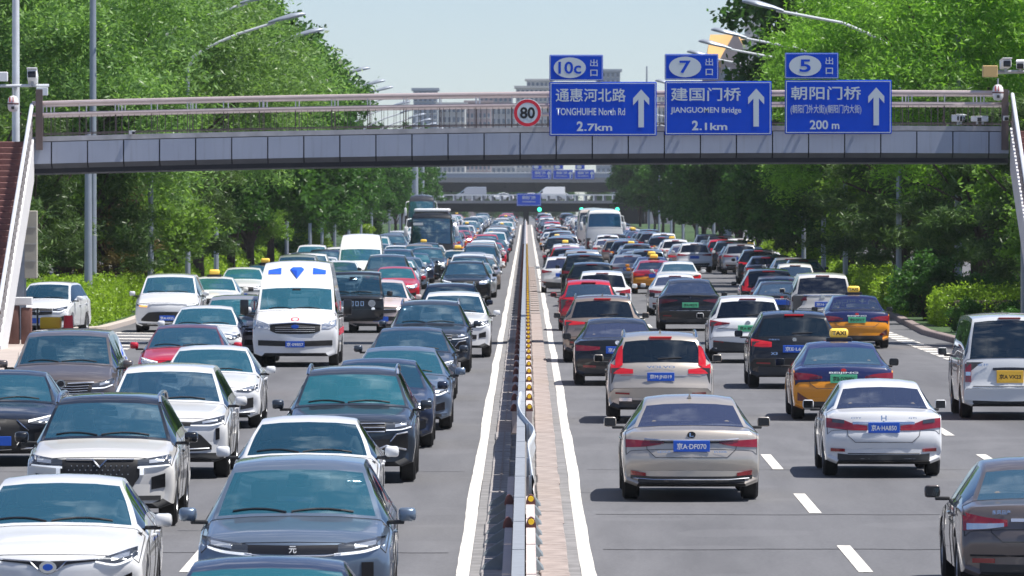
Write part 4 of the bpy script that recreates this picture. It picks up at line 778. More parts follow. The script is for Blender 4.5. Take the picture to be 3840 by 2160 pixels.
foot = G().add([(-.02, 0, 0), (-.02, .22, 0), (-.36, .05, 0), (-.36, .17, 0), (-.02, .02, .26), (-.02, .20, .26), (-.34, .07, .05), (-.34, .15, .05)], [(0,2,6,4), (2,3,7,6), (3,1,5,7), (4,6,7,5), (0,4,5,1)]).me('brace_foot', 'footgrey')
for d in [83.5, 86.5, 89.2, 91.5, 94.2, 97, 99.5]:
    obj('brace_foot', foot, bar, (-.13, d, zr(d) + .045)); obj('brace_foot', foot, bar, (.0, d, zr(d) + .045), (0, 0, math.pi), scale=(.55, 1, 1))
# a buckled length of guard rail leaning over the spine
wr_ = thing('bent_guard_rail', 'white buckled strip of guard rail curling beside the median barrier', 'guard rail', (0, 96, zr(96)))
P = [(0.08, -4, .86), (.05, 2, .90), (.03, 6, .93), (.10, 9.5, .97), (.115, 11, .98), (.02, 15, 1.0), (-.08, 19, 1.02), (-.12, 23, 1.04), (-.10, 27, 1.10), (-.08, 31, 1.0), (-.085, 36, .88)]
cx = pch([q[1] for q in P], [q[0] for q in P]); cz = pch([q[1] for q in P], [q[2]*.86 for q in P]); V = []
ys = np.linspace(-4, 36, 60)
for y in ys: x = cx(y); zt = cz(y); V += [(x, y, zt-.34), (x+.02, y, zt-.26), (x, y, zt-.17), (x+.02, y, zt-.08), (x, y, zt), (x-.012, y, zt-.34), (x-.012, y, zt)]
n5 = 7; Fc = []
for i in range(len(ys)-1):
    for j in (0, 1, 2, 3): Fc.append((i*n5+j, i*n5+j+1, (i+1)*n5+j+1, (i+1)*n5+j))
    Fc += [(i*n5+5, (i+1)*n5+5, (i+1)*n5+6, i*n5+6), (i*n5+4, i*n5+6, (i+1)*n5+6, (i+1)*n5+4)]
obj('rail_strip', mesh('rail_strip', V, Fc, 'steelpale', True), wr_)
for y in (-3.5, 2, 8, 14, 20, 26, 33): G().box(cx(y)-.045, cx(y)-.014, y-.03, y+.03, -.05 + zr(96+y)-zr(96), cz(y)-.03).obj('post', 'steelpale', wr_)
# ------------------------------------------------------------------ kerbs and verges
stone = G().rbox(-.13, .13, 0, .97, 0, .17, .02, 1)
stA, stB = stone.me('kerb_stone', 'kerbstone'), stone.me('kerb_stone', 'kerbdark')
def kerb(path, me, base, dmax=520):
    acc = 0; P = [Vector((x, d, 0)) for x, d in path]
    for a, b in zip(P[:-1], P[1:]):
        L = (b - a).length; nst = max(1, int(L)); dr = (b - a) / nst; ang = math.atan2(-dr.x, dr.y)
        for i in range(nst):
            q = a + dr * i
            if q.y > dmax: return
            s = 1 if q.y < 330 else 1
            obj('kerb_stone', me, base, (q.x, q.y, zr(q.y) - .02), (math.atan((zr(q.y+1) - zr(q.y))), 0, ang), scale=(1, dr.length/.985, 1))
def verge(name, path_in, xo, mat, dz=.12):
    V = []; 
    for x, d in path_in: V += [(xo, d, zr(d)+dz), (x, d, zr(d)+dz)]
    o = obj(name, mesh(name, V, [(2*i, 2*i+1, 2*i+3, 2*i+2) for i in range(len(path_in)-1)], mat)); o['kind'] = 'structure'; return o
lp = [(-15.2, 221.5), (-13.6, 220), (-12.5, 224), (-12.4, 236), (-12.6, 260), (-12.9, 300)] + [(-13.1, d) for d in range(330, 1051, 40)]
vl = verge('verge', lp, -20.4, 'turf'); kerb(lp, stA, vl, 420)
rp = [(15.8, 168), (13.2, 181), (12.2, 190), (11.7, 205), (11.5, 218), (11.9, 240), (12.5, 270)] + [(13.0, d) for d in range(300, 1051, 40)]
vr = verge('verge', rp, 20.2, 'turf'); kerb(rp, stB, vr, 420)
sp = [(-10.2, 120), (-10.25, 150), (-11.0, 166), (-12.3, 186), (-12.7, 200), (-13.6, 206)]
vp = verge('pavement', sp, -15.0, 'paving'); kerb(sp, stA, vp)
verge('pavement', [(20.2 if False else -27.2, 60), (-27.2, 1000)], -60, 'paving', .1)
# ------------------------------------------------------------------ footbridge
BD = 203.0
arch_z = lambda x: -.30 * ((x - 8) / 21.2) ** 2
fb = thing('footbridge', 'grey panelled pedestrian footbridge with steel handrails spanning the whole road', 'footbridge', (0, BD, 0))
XL, XR, PW = -13.2, 12.9, .963
zb0, zb1, zp1, zc1 = 4.84, 5.12, 5.72, 5.85
WB = 3.4                                   # deck depth along the road
def skew(g, name, mat, smooth=False):      # bends a straight piece to the camber of the bridge
    g.v = [(x, y, z + arch_z(x)) for x, y, z in g.v]; return g.obj(name, mat, fb, smooth=smooth)
def bar_x(x0, x1, y0, y1, z0, z1, n=1):
    g = G()
    for i in range(n): g.box(x0+(x1-x0)*i/n, x0+(x1-x0)*(i+1)/n, y0, y1, z0, z1)
    return g
skew(bar_x(XL, XR, .25, WB-.25, zb0+.03, zp1-.02, 18), 'deck', 'joint'); skew(bar_x(XL, XR, .05, WB-.05, zp1, zp1+.06, 18), 'walkway', 'concrete')
x = XL; j0 = -.16 - PW * 14; joints = [XL] + [j for j in (j0 + PW*i for i in range(0, 40)) if XL + .2 < j < XR - .2] + [XR]
for a, b in zip(joints[:-1], joints[1:]):
    q = rnd.uniform(-.006, .006)
    skew(G().add([(a+.016, q, zb1+.005), (b-.016, q, zb1+.005), (b-.016, q, zp1-.02), (a+.016, q, zp1-.02), (a+.016, .06, zb1), (b-.016, .06, zb1), (b-.016, .06, zp1-.02), (a+.016, .06, zp1-.02)], [(0,1,2,3), (0,4,5,1), (1,5,6,2), (2,6,7,3), (3,7,4,0)]), 'girder_panel', 'girder')
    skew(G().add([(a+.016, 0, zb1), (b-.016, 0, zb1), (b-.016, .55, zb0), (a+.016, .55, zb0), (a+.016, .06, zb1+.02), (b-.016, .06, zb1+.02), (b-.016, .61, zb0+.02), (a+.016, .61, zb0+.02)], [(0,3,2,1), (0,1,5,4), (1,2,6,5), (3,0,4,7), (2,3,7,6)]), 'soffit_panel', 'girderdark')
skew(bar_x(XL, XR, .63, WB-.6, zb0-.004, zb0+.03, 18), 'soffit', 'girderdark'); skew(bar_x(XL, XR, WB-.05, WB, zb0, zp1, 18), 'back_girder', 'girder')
for y0 in (.004, WB-.12): skew(bar_x(XL, XR, y0, y0+.15, zp1+.0, zc1, 18), 'capping', 'capping')
def rail(y, z, r): 
    g = G(); g.tube([(XL + (XR-XL)*i/24, y, z + arch_z(XL + (XR-XL)*i/24)) for i in range(25)], r, 10); g.obj('handrail', 'railpink', fb, smooth=True)
for y in (.04, WB-.05): rail(y, 6.74, .065); rail(y, 6.44, .055)
pp = G().tube([(0, 0, 6.42), (0, 0, 6.70)], .017, 6).me('railing_post', 'stringer'); bp = G().tube([(0, 0, zc1), (0, 0, 6.42)], .006, 4).me('baluster', 'brownpost'); lo = 5.92
sp_ = G().tube([(0, 0, zc1), (0, 0, 6.42)], .013, 6).me('railing_standard', 'brownpost'); x = XL + .3; k = 0
while x < XR:
    for y in (.04, WB-.05):
        for dx in ((0, .09) if k % 2 == 0 else (0,)): obj('railing_post', pp, fb, (x+dx, y, arch_z(x)))
    obj('railing_standard', sp_, fb, (x, .04, arch_z(x))); obj('railing_standard', sp_, fb, (x, WB-.05, arch_z(x))); x += PW; k += 1
x = XL + .1
while x < XR: obj('baluster', bp, fb, (x, .05, arch_z(x))); x += .165
x = XL + .1
while x < XR: obj('baluster', bp, fb, (x, WB-.05, arch_z(x))); x += .33
rg = lambda y: skew(bar_x(XL, XR, y-.012, y+.012, lo, lo+.025, 18), 'bottom_rail', 'brownpost'); rg(.05); rg(WB-.05)
def stairs(side):                          # flight coming down towards the camera beside the road
    xi = XL + .06 if side < 0 else XR + .02; st = thing('stair_flight', 'white stair flight coming down from the footbridge beside the ' + ('pavement' if side < 0 else 'hedges'), 'stairs', (0, BD, 0))
    w = 2.6 * side; top = zp1 + arch_z(xi); L = 13.0; zb = .12; n_ = 34
    def flight(x0, x1, za, zb_, name, mat):
        x0, x1 = sorted((x0, x1)); g = G(); g.add([(x0, -.02, top+za), (x1, -.02, top+za), (x1, -L, zb+za), (x0, -L, zb+za), (x0, -.02, top+zb_), (x1, -.02, top+zb_), (x1, -L, zb+zb_), (x0, -L, zb+zb_)], [(0,1,2,3), (7,6,5,4), (0,4,5,1), (1,5,6,2), (2,6,7,3), (3,7,4,0)]); return g.obj(name, mat, st)
    flight(xi, xi + .16*side, -1.05, .10, 'stringer', 'stringer'); flight(xi + w, xi + w - .14*side, -.4, .10, 'stringer', 'stringer'); flight(xi + .18*side, xi + w - .16*side, -.36, -.22, 'stair_slab', 'stepred')
    x0, x1 = sorted((xi + .18*side, xi + w - .16*side)); sm = G().rbox(x0, x1, -.40, 0, -.16, 0, .015, 1).me('step', 'stepred')
    for i in range(n_): t_ = i / n_; obj('step', sm, st, (0, -.02 - L*t_, top - (top-zb)*t_ - .0))
    for xo in (xi + .06*side, xi + w - .05*side):
        P = [(xo, -.02 - L*t_, top - (top-zb)*t_ + .98) for t_ in np.linspace(0, 1, 14)]
        G().tube(P, .055, 8).obj('handrail', 'steelpale', st, smooth=True); G().tube([(q[0], q[1], q[2]-.22) for q in P], .03, 6).obj('handrail', 'brownpost', st, smooth=True)
        hb = G().box(-.02, .02, -.035, .035, 0, .95).me('baluster', 'brownpost'); gp = G().box(-.012, .012, -.065, .065, .14, .62).me('infill_panel', 'stringer')
        for i in range(31):
            t_ = i/30; q = (xo, -.02 - L*t_, top - (top-zb)*t_); obj('baluster', hb, st, q)
            if i < 30: obj('infill_panel', gp, st, (q[0], q[1]-.215, q[2]-.09))
    return st
stairs(-1); stairs(1)
def newel(x, lab): 
    g = G().box(x-.09, x+.09, BD-.14, BD-.01, 5.2, 6.82); tag(g.obj('newel_post', 'brownpost'), lab, 'post')
newel(XL+.2, 'dark brown newel post at the bridge end above the grey cabinet'); newel(XR-.12, 'dark brown newel post at the bridge end beside the tan camera box')
def pier(x, lab):
    t = thing('bridge_pier', lab, 'pier', (x, BD + 1.2, 0)); G().rbox(-.30, .30, -.3, .3, 0, 4.75, .05).obj('shaft', 'polegrey', t, smooth=True); G().rbox(-.34, .34, -.34, .34, 0, .42, .03).obj('base', 'concrete', t)
pier(-13.75, 'grey steel bridge pier rising from the pavement beside brown bin'); pier(13.6, 'grey steel bridge pier standing behind the white minibus')
# ------------------------------------------------------------------ blue direction boards and the speed limit disc
def board(xv0, yv0, xv1, yv1, d, name, label, arrow=False, rim=.035, group=None, cat='sign', sc_=1.0):
    a, b = at(xv0, yv1, d), at(xv1, yv0, d); t = thing(name, label, cat, ((a.x+b.x)/2, d, (a.z+b.z)/2), 0, group); w, h = (b.x-a.x)/2, (b.z-a.z)/2
    G().rbox(-w, w, 0, .05, -h, h, .03, 2).obj('panel', 'signblue', t)
    e = .03*sc_; f = .03*sc_; g = G(); i = e + f*.7; o = e
    V = []
    for q in (o, i):
        V += [(-w+q, -.006, -h+q), (w-q, -.006, -h+q), (w-q, -.006, h-q), (-w+q, -.006, h-q)]
    g.add(V, [(0,1,5,4), (1,2,6,5), (2,3,7,6), (3,0,4,7)]).obj('border', 'signwhite', t)
    for px in (-w*.5, w*.5): G().box(px-.03, px+.03, .052, .30 if d < 300 else .4, -h*.3, -h*.2).obj('fixing', 'signback', t)
    return t, w, h
def up_arrow(t, x, z0, z1, w, mat='signwhite'):
    s = w*.17; g = G(); P = [(-s, z0), (s, z0), (s, z1-w*.62), (w*.5, z1-w*.98), (w*.5, z1-w*.55), (0, z1), (-w*.5, z1-w*.55), (-w*.5, z1-w*.98), (-s, z1-w*.62)]
    g.add([(x+a_, -.009, z_) for a_, z_ in P], [(0, 1, 2, 8), (2, 3, 4, 5), (8, 2, 5), (5, 6, 7, 8)]).obj('arrow', mat, t)
SD = BD - .35
for (x0, y0, x1, y1, big, midt, midw, dist, no, lab) in (
    (1382, 206, 1652, 342, '通惠河北路', 'TONGHUIHE North Rd', .66, '2.7km', '10c', 'beside the speed limit disc'),
    (1672, 204, 1941, 340, '建国门桥', 'JIANGUOMEN Bridge', .68, '2.1km', '7', 'in the middle of the three'),
    (1974, 201, 2243, 337, '朝阳门桥', '(朝阳门外大街)(朝阳门内大街)', .68, '200m', '5', 'reading 200m')):
    t, w, h = board(x0, y0, x1, y1, SD, 'direction_sign', 'blue direction board with white arrow on the footbridge, ' + lab, group='direction boards on the footbridge')
    L = lambda fx, fy: (-w + 2*w*fx, -.010, h - 2*h*fy)
    text('lettering', big, 'signwhite', L(.385 if no != '10c' else .385, .245), h*.48, w*1.30, t, bold=.017); text('lettering', midt, 'signwhite', L(.385, .55), h*(.27 if no != '5' else .36), w*2*midw*.97, t, bold=.015 if no != '5' else .008)
    a, b = dist.split('.') if '.' in dist else (dist, '')
    if b: text('lettering', a, 'signwhite', L(.285, .82), h*.36, None, t, bold=.03); text('lettering', '.' + b, 'signwhite', L(.455, .84), h*.27, w*.52, t, bold=.022)
    else: text('lettering', '200', 'signwhite', L(.32, .83), h*.34, None, t, bold=.02); text('lettering', 'm', 'signwhite', L(.475, .86), h*.20, None, t, bold=.02)
    up_arrow(t, -w + 2*w*.855, -h + 2*h*.16, -h + 2*h*.86, w*.30)
    t, w, h = board(x0, y0-68, x0+135, y0-3, SD, 'exit_sign', 'small blue exit plate reading %s above a direction board' % {'10c': 'ten c', '7': 'seven', '5': 'five'}[no], group='exit plates on the footbridge', sc_=.6)
    n_ = 28; ex, ez = w*.60, h*.80; cx_ = -w*.24
    G().add([(cx_ + ex*math.cos(2*math.pi*k/n_), -.008, ez*math.sin(2*math.pi*k/n_)) for k in range(n_)], [tuple(range(n_))]).obj('oval', 'signwhite', t)
    text('lettering', no, 'signblue', (cx_, -.012, 0), h*.98 if no != '10c' else h*.95, (w*.85 if no == '10c' else w*.42), t, bold=.02); text('lettering', '出', 'signwhite', (w*.66, -.010, h*.38), h*.55, w*.28, t, bold=.006); text('lettering', '口', 'signwhite', (w*.66, -.010, -h*.40), h*.48, w*.26, t, bold=.02)
c = at(1327, 284, SD); r_ = .375
t = thing('speed_limit_sign', 'round white speed limit sign reading 80 with red ring', 'sign', c)
G().lathe([(.001, .02), (r_, .02), (r_, .0), (r_-.012, -.004), (.001, -.004)], 'y', 40).obj('panel', 'signwhite', t); G().lathe([(r_-.10, -.007), (r_-.012, -.007)], 'y', 40).obj('ring', 'signred', t)
text('lettering', '80', 'ink', (0, -.012, 0), .31, .40, t, bold=.03); G().box(-.04, .04, .02, .3, -.2, -.12).obj('fixing', 'signback', t)
G().tube([at(1362, 288, SD+.1) - c, at(1384, 288, SD+.1) - c], .05, 8).obj('fixing_arm', 'railpink', t)
# ------------------------------------------------------------------ cameras, boxes and posts on and around the bridge
def bullet(p, rz, rx, label, s=1.0, dark=True):
    t = thing('camera', label, 'camera', p, rz); t.rotation_euler = (rx, 0, rz); t.scale = (s, s, s)
    G().rbox(-.12, .12, -.28, .28, 0, .22, .03).obj('housing', 'white', t, smooth=True); G().rbox(-.10, .10, -.30, -.27, .01, .17, .02).obj('lens', 'black', t, smooth=True); G().rbox(-.13, .13, -.36, .26, .221, .245, .01).obj('sun_shield', 'white', t); G().box(-.03, .03, -.05, .05, -.12, 0).obj('bracket', 'steel', t)
def dome(p, label):
    t = thing('dome_camera', label, 'camera', p); G().lathe([(.001, -.40), (.10, -.38), (.14, -.30), (.15, -.15), (.13, -.04), (.08, .02), (.001, .04)], 'z', 18).obj('housing', 'stringer', t, smooth=True); G().lathe([(.151, -.2), (.155, -.18), (.151, -.16)], 'z', 18).obj('ring', 'bracket', t)
    for a in (-2.1, -1.5): G().box(.11*math.cos(a)-.012+.045*math.cos(a), .11*math.cos(a)+.012+.045*math.cos(a), .155*math.sin(a)-.01, .155*math.sin(a)+.01, -.14, .0).obj('stripe', 'signred', t)
    G().rbox(-.04, .04, -.155, -.12, -.33, -.25, .01).obj('lens', 'black', t); G().tube([(0, 0, .03), (0, 0, .2)], .025, 6).obj('stem', 'steel', t)
pz = zr(BD)
def pole(x, d, h, r0, r1, name, label, mat='polegrey', cat='pole', z0=0):
    g = G().tube([(0, 0, 0), (0, 0, h)], [r0, r1], 12); o = g.obj(name, mat, None, (x, d, zr(d) + z0), smooth=True); return tag(o, label, cat)
a = at(40, 345, BD+3.9); cp = thing('camera_pole', 'tall pale grey pole carrying cameras at the bridge end', 'pole', (a.x, BD+3.9, zr(BD))); G().tube([(0, 0, 0), (0, 0, 14)], [.12, .085], 12).obj('shaft', 'steelpale', cp, smooth=True)
b = at(50, 217, BD+3.5)
G().tube([(-1.0, 0, 0), (1.0, 0, .02)], .04, 8).obj('arm', 'steelpale', cp, (b.x - .2 - a.x, -.5, b.z - zr(BD)), smooth=True); G().box(-.05, .05, -.52, .05, b.z-zr(BD)-.04, b.z-zr(BD)+.04).obj('clamp', 'steel', cp)
bullet(at(82, 206, BD+3.3), .0, -.35, 'white bullet camera tilted on the pole arm above the bridge rail', 1.1); tag(G().rbox(-.16, .16, -.1, .1, -.13, .13, .02).obj('flash_box', 'white', None, at(5, 193, BD+3.3)), 'white flash box at the outer end of the pole arm', 'box')
tag(G().rbox(-.16, .16, -.06, .06, -.11, .11, .015).obj('junction_box', 'steelpale', None, at(106, 230, BD+3.3)), 'small grey box hung under the bullet camera arm', 'box')
dome(at(33, 244, BD-.2), 'white dome camera with red stripes at the bridge corner by the pole')
dome(at(2510, 216, BD-.2), 'white dome camera hanging beside tan box at the other bridge end')
a = at(2530, 182, BD+.3); tag(G().tube([(-.45, 0, 0), (1.4, 0, .03)], .05, 8).obj('support_bar', 'steel', None, a, smooth=True), 'grey support bar over the bridge end beside tan box', 'bar')
tag(G().rbox(-.20, .20, -.15, .15, -.15, .16, .02).obj('radar_box', 'boxtan', None, at(2490, 180, BD)), 'tan square box mounted at the end of the camera arm', 'box')
bullet(at(2529, 172, BD+.2), .1, -.1, 'white bullet camera with dark lens next to the tan box', 1.0); bullet(at(2567, 172, BD+.2), -.1, .1, 'pale camera at the picture edge on the same arm as tan box', .9)
for xv, yv, rz_, s_, lab in ((2410, 306, .5, .75, 'small dark-fronted spotlight camera low on the bridge capping'), (2417, 304, -.2, .72, 'white spotlight camera low on the bridge capping'), (2458, 306, .9, .6, 'grey twin spotlight low on the bridge capping'), (2472, 306, -.6, .62, 'dark floodlight low on the bridge capping'), (2528, 304, .2, .55, 'dark floodlight nearest the bridge end post'), (332, 338, .4, .42, 'tiny white camera on the capping over the joining lane')):
    bullet(at(xv, yv, BD-.1), rz_, 0, lab, s_)
t = thing('control_cabinet', 'beige equipment cabinet hung behind the white stair stringer', 'cabinet', at(78, 700, BD-.9)); c = at(78, 530, BD-.9) - at(78, 700, BD-.9); G().rbox(-.17, .17, -.15, .15, 0, c.z, .02).obj('case', 'boxbeige', t)
for k in range(3): G().box(-.15, .15, -.165, -.152, c.z*(.25+.25*k), c.z*(.25+.25*k)+.02).obj('seam', 'steel', t)
t = thing('litter_bin', 'tall brown bin with white lid panel beside the bridge pier', 'bin', (-13.15, 197.5, zr(197)+.12)); G().rbox(-.33, -.02, -.2, .2, .0, 1.0, .03).obj('bin_body', 'brown', t, smooth=True); G().rbox(.03, .30, -.2, .2, 0, .95, .03).obj('bin_body', 'brown', t, smooth=True); G().rbox(-.35, .32, -.22, .22, 1.02, 1.22, .02).obj('lid', 'white', t)
t = thing('warning_post', 'red warning post with white chevrons beside the parked white hatchback', 'bollard', (-12.35, 205, zr(205)+.0)); G().tube([(0, 0, 0), (0, 0, .75)], [.16, .12], 14).obj('shaft', 'conered', t, smooth=True)
for k in range(3): G().lathe([(.162-.018*k, .12+.2*k), (.158-.018*k, .20+.2*k)], 'z', 14).obj('chevron', 'white', t)
t = thing('crash_cushion', 'yellow and red crash cushion beside the red warning post', 'barrier', (-12.85, 205.4, zr(205))); G().rbox(-.28, .28, -.3, .3, .38, .70, .05).obj('upper_drum', 'yellow', t, smooth=True); G().rbox(-.28, .28, -.3, .3, 0, .37, .05).obj('lower_drum', 'conered', t, smooth=True); G().tube([(-.36, 0, 0), (-.36, 0, .95)], .03, 8).obj('post', 'black', t)
# poles and lamps
a = at(222, 830, 230); pole(a.x, 230, 5.9, .13, .10, 'sign_pole', 'grey pole standing in the hedge end under the footbridge')
a = at(1828, 600, 470); pole(a.x, 470, 12, .23, .2, 'gantry_post', 'thick grey post at the kerb behind the queue of leaving cars')
a = at(1044, 470, 760); pole(a.x, 760, 12, .34, .30, 'gantry_post', 'thick far post before the overpass beside dark trees'); a = at(1062, 470, 800); pole(a.x, 800, 12, .25, .22, 'gantry_post', 'second far post before the overpass beside dark trees')
a = at(234, 200, 246); pole(a.x, 246, 13.5, .12, .10, 'tall_pole', 'tall grey pole rising behind the footbridge before pale trees')
a = at(2411, 200, 248); pole(a.x, 248, 13.5, .13, .10, 'tall_pole', 'tall pale pole rising behind the footbridge near the dome camera')
lampm = {}
def lamp(xh, d, zh, side, label):          # pole outside the kerb, arm rising over the road, slim head
    t = thing('street_lamp', label, 'street lamp', (side*12.6, d, zr(d)), 0, 'street lamps along the road')
    s = -side
    if side not in lampm:
        H = zh; x1 = 12.6 - abs(xh)
        g1 = G().tube([(0, 0, 0), (0, 0, H-1.95)], [.11, .07], 10).me('pole', 'polegrey', True)
        g2 = G().tube([(0, 0, H-2.0), (s*.22, 0, H-1.5), (s*.9, 0, H-1.08), (s*1.9, 0, H-.66), (s*(x1-1.15), 0, H-.24)], [.065, .06, .055, .05, .048], 8).me('arm', 'steelpale', True)
        g3 = G(); P = [(x1-1.4, -.26, .06, .06), (x1-1.05, -.17, .14, .11), (x1-.55, -.05, .22, .15), (x1-.15, .04, .19, .12), (x1, .06, .07, .05)]; V = []
        for (xx, zz, hw, hh) in P: V += [(s*xx, hw*math.cos(a)*1.2, H+zz + hh*max(math.sin(a), -.35)) for a in np.linspace(0, 2*math.pi, 12, endpoint=False)]
        g3.add(V, [(i*12+k, i*12+(k+1) % 12, (i+1)*12+(k+1) % 12, (i+1)*12+k) for i in range(4) for k in range(12)] + [tuple(range(12)), tuple(range(48, 60))])
        lampm[side] = (g1, g2, g3.me('lamp_head', 'polegrey', True, 50))
    for nm, me in zip(('pole', 'arm', 'lamp_head'), lampm[side]): obj(nm, me, t)
ordn = ['first', 'second', 'third', 'fourth', 'fifth', 'sixth', 'seventh', 'eighth', 'ninth', 'tenth', 'eleventh', 'twelfth', 'thirteenth', 'fourteenth', 'fifteenth', 'sixteenth', 'seventeenth', 'eighteenth', 'nineteenth', 'twentieth']
def ordinal(n_):
    if n_ < 20: return ordn[n_]
    n_ += 1; te = {2: 'twenty', 3: 'thirty', 4: 'forty', 5: 'fifty', 6: 'sixty'}[n_//10]
    return te + '-' + ordn[n_ % 10 - 1] if n_ % 10 else te[:-1] + 'ieth'
for i, d in enumerate([255, 283, 309, 400, 443, 469, 500, 540, 580, 620, 660, 700, 760, 820]): lamp(-8.2, d, 10.7, -1, '%s curved-arm street lamp behind the bridge on the oncoming side' % ordinal(i))
for i, d in enumerate([257, 300, 322, 345, 430, 470, 510, 560, 610, 660, 720, 780]): lamp(7.3, d, 10.5, 1, '%s curved-arm street lamp behind the bridge on the departing side' % ordinal(i))
a, b = at(1890, 590, 445), at(1916, 508, 445); t = thing('banner', 'blue vertical roadside banner with pale marks by the thick grey post', 'banner', (a.x, 445, zr(445)))
G().box(0, b.x-a.x, -.02, .02, a.z-zr(445), b.z-zr(445)).obj('cloth', 'signblue', t); G().tube([(-.05, 0, 0), (-.05, 0, b.z-zr(445)+.3)], .03, 6).obj('post', 'steel', t); G().tube([(b.x-a.x+.05, 0, 0), (b.x-a.x+.05, 0, a.z-zr(445)+.4)], .03, 6).obj('post', 'steel', t)
for k, s_ in enumerate('北京朝阳'): text('lettering', s_, 'signwhite', ((b.x-a.x)/2, -.03, a.z-zr(445)+1.75-.38*k), .24, .24, t)
# ------------------------------------------------------------------ far overpass, second bridge, their signs and lights
OD = 1350.0
op = thing('overpass', 'grey concrete road overpass with pale railing far down the road', 'overpass', (0, OD, 0))
z0, z1, z2 = 1.55, 3.05, 3.55
G().box(-30, 30, 0, 18, z0, z1).obj('girder', 'deckshade', op); G().box(-30, 30, -.3, 18.3, z1+.01, z2).obj('deck_edge', 'deckgrey', op); G().box(-30, 30, -.25, -.05, 4.45, 4.65).obj('handrail', 'rail_white', op)
bm_ = G().box(-.12, .12, -.22, -.08, z2, 4.45).me('baluster_post', 'rail_white'); gp_ = G().box(0, 1.5, -.17, -.12, z2, 4.4).me('railing_panel', 'deckgrey')
for i in range(36): obj('baluster_post', bm_, op, (-29.5 + 1.66*i, 0, 0))
for i in range(35):
    if i % 1 == 0: obj('railing_panel', gp_, op, (-29.4 + 1.66*i, 0, 0), scale=(.28, 1, 1))
for s in (-1, 1): G().box(s*17.5-3.5, s*17.5+3.5, .5, 17.5, zr(OD)-.3, z0).obj('abutment', 'deckshade', op); G().box(s*21.2-.2+(-5 if s < 0 else 0), s*21.2+.2+(0 if s < 0 else 5), -.5, .4, zr(OD)-.3, z0-.01).obj('side_wall', 'concrete', op)
G().box(-.5, .5, 1, 17, zr(OD)-.3, z0).obj('centre_pier', 'deckshade', op)
def farsign(x0, y0, x1, y1, d, label, arrow):
    t, w, h = board(x0, y0, x1, y1, d, 'direction_sign', label, sc_=3)
    text('lettering', '朝阳门桥' if not arrow else '建国门桥', 'signwhite', (-w*.12 if arrow else 0, -.05, h*.35), h*.55, w*1.1, t, bold=.02); text('lettering', 'CHAOYANGMEN Bridge', 'signwhite', (-w*.12 if arrow else 0, -.05, -h*.35), h*.30, w*1.1, t, bold=.02)
    if arrow: up_arrow(t, w*.75, -h*.7, h*.7, w*.35)
    return t
farsign(1300, 487, 1361, 518, OD-1.2, 'blue name board fixed to the railing of the far overpass', False)
SB = 1700.0; sb = thing('far_footbridge', 'pale second bridge beyond the overpass carrying three blue boards', 'footbridge', (0, SB, 0))
G().box(-26, 26, 0, 3, at(0, 459, SB).z, at(0, 447, SB).z).obj('deck_edge', 'deckgrey', sb); G().box(-40, 40, .4, 14, at(0, 483, SB).z, at(0, 459, SB).z-.01).obj('girder', 'deckshade', sb); G().box(-26, 26, 0, .3, at(0, 436, SB).z, at(0, 433, SB).z).obj('handrail', 'rail_white', sb); G().box(-26, 26, .1, .25, at(0, 447, SB).z+.01, at(0, 436, SB).z).obj('railing', 'renderblue', sb)  # near-black box paints in the shadowed underside below the deck edge
for s in (-1, 1): G().box(s*22-.6, s*22+.6, .5, 2.5, zr(SB)-.2, at(0, 459, SB).z).obj('pier', 'concrete', sb)
for x0, lab in ((1337, 'first'), (1391, 'second'), (1445, 'third')): farsign(x0, 427, x0+50, 451, SB-.6, '%s blue arrow board on the second bridge beyond the overpass' % lab, True); t, w, h = board(x0+2, 414, x0+26, 426, SB-.6, 'exit_sign', '%s small blue plate on the second bridge beyond the overpass' % lab, sc_=2); G().add([(-w*.2 + w*.55*math.cos(2*math.pi*k/16), -.05, h*.7*math.sin(2*math.pi*k/16)) for k in range(16)], [tuple(range(16))]).obj('oval', 'signwhite', t)
for xv, lab in ((1357, 'over the lane beside the median'), (1463, 'at the shoulder of the beige coach'), (1553, 'at the shoulder of the white coach')):
    p_ = at(xv, 527, OD-1.5); t = thing('lane_signal', 'green lane signal lamp under the overpass ' + lab, 'signal', p_); G().lathe([(.001, -.05), (.30, -.05), (.34, 0), (.34, .1)], 'y', 18).obj('lens', 'greenlight', t); G().rbox(-.42, .42, .11, .5, -.42, .42, .05).obj('housing', 'black', t)
# distant buildings
def tower(x0v, x1v, ytv, d, mat, name, label, rows, cols, depth=14, roof=None, winw=.55, winh=.5):
    a, b = at(x0v, ytv, d), at(x1v, ytv, d); w = b.x-a.x; z0 = zr(d); h = a.z - z0
    t = thing(name, label, 'building', (a.x, d, z0)); G().box(0, w, 0, depth, 0, h).obj('wall', mat, t)
    cw, ch = w/cols, h/rows; wm = G().box(-cw*winw/2, cw*winw/2, -.02, .25, -ch*winh/2, ch*winh/2).me('window', 'pane'); sm = G().box(-cw*winw/2-.1, cw*winw/2+.1, -.3, -.03, -ch*winh/2-.25, -ch*winh/2-.02).me('sill', 'render')
    for r in range(rows):
        for c_ in range(cols):
            zz = ch*(r+.5)
            if d - 0 > 0 and z0 + zz > CAMZ - (460*K - PY)/F*d - 2:
                o = obj('window', wm, t, (cw*(c_+.5), 0, zz)); obj('sill', sm, o)
    if roof: G().box(-.6, w+.6, -.6, depth+.6, h+.003, h+roof).obj('parapet', mat, t)
    return t, w, h
tower(1040, 1100, 228, 2300, 'renderblue', 'apartment_block', 'slim pale blue apartment tower seen over the bridge rail', 22, 5, roof=.8)
tower(1102, 1170, 263, 2100, 'render', 'apartment_block', 'low white apartment block beside slim blue tower', 12, 6, roof=.6)
tower(1172, 1235, 258, 2250, 'renderpink', 'apartment_block', 'pinkish apartment block in the middle of the skyline', 14, 6, roof=.6)
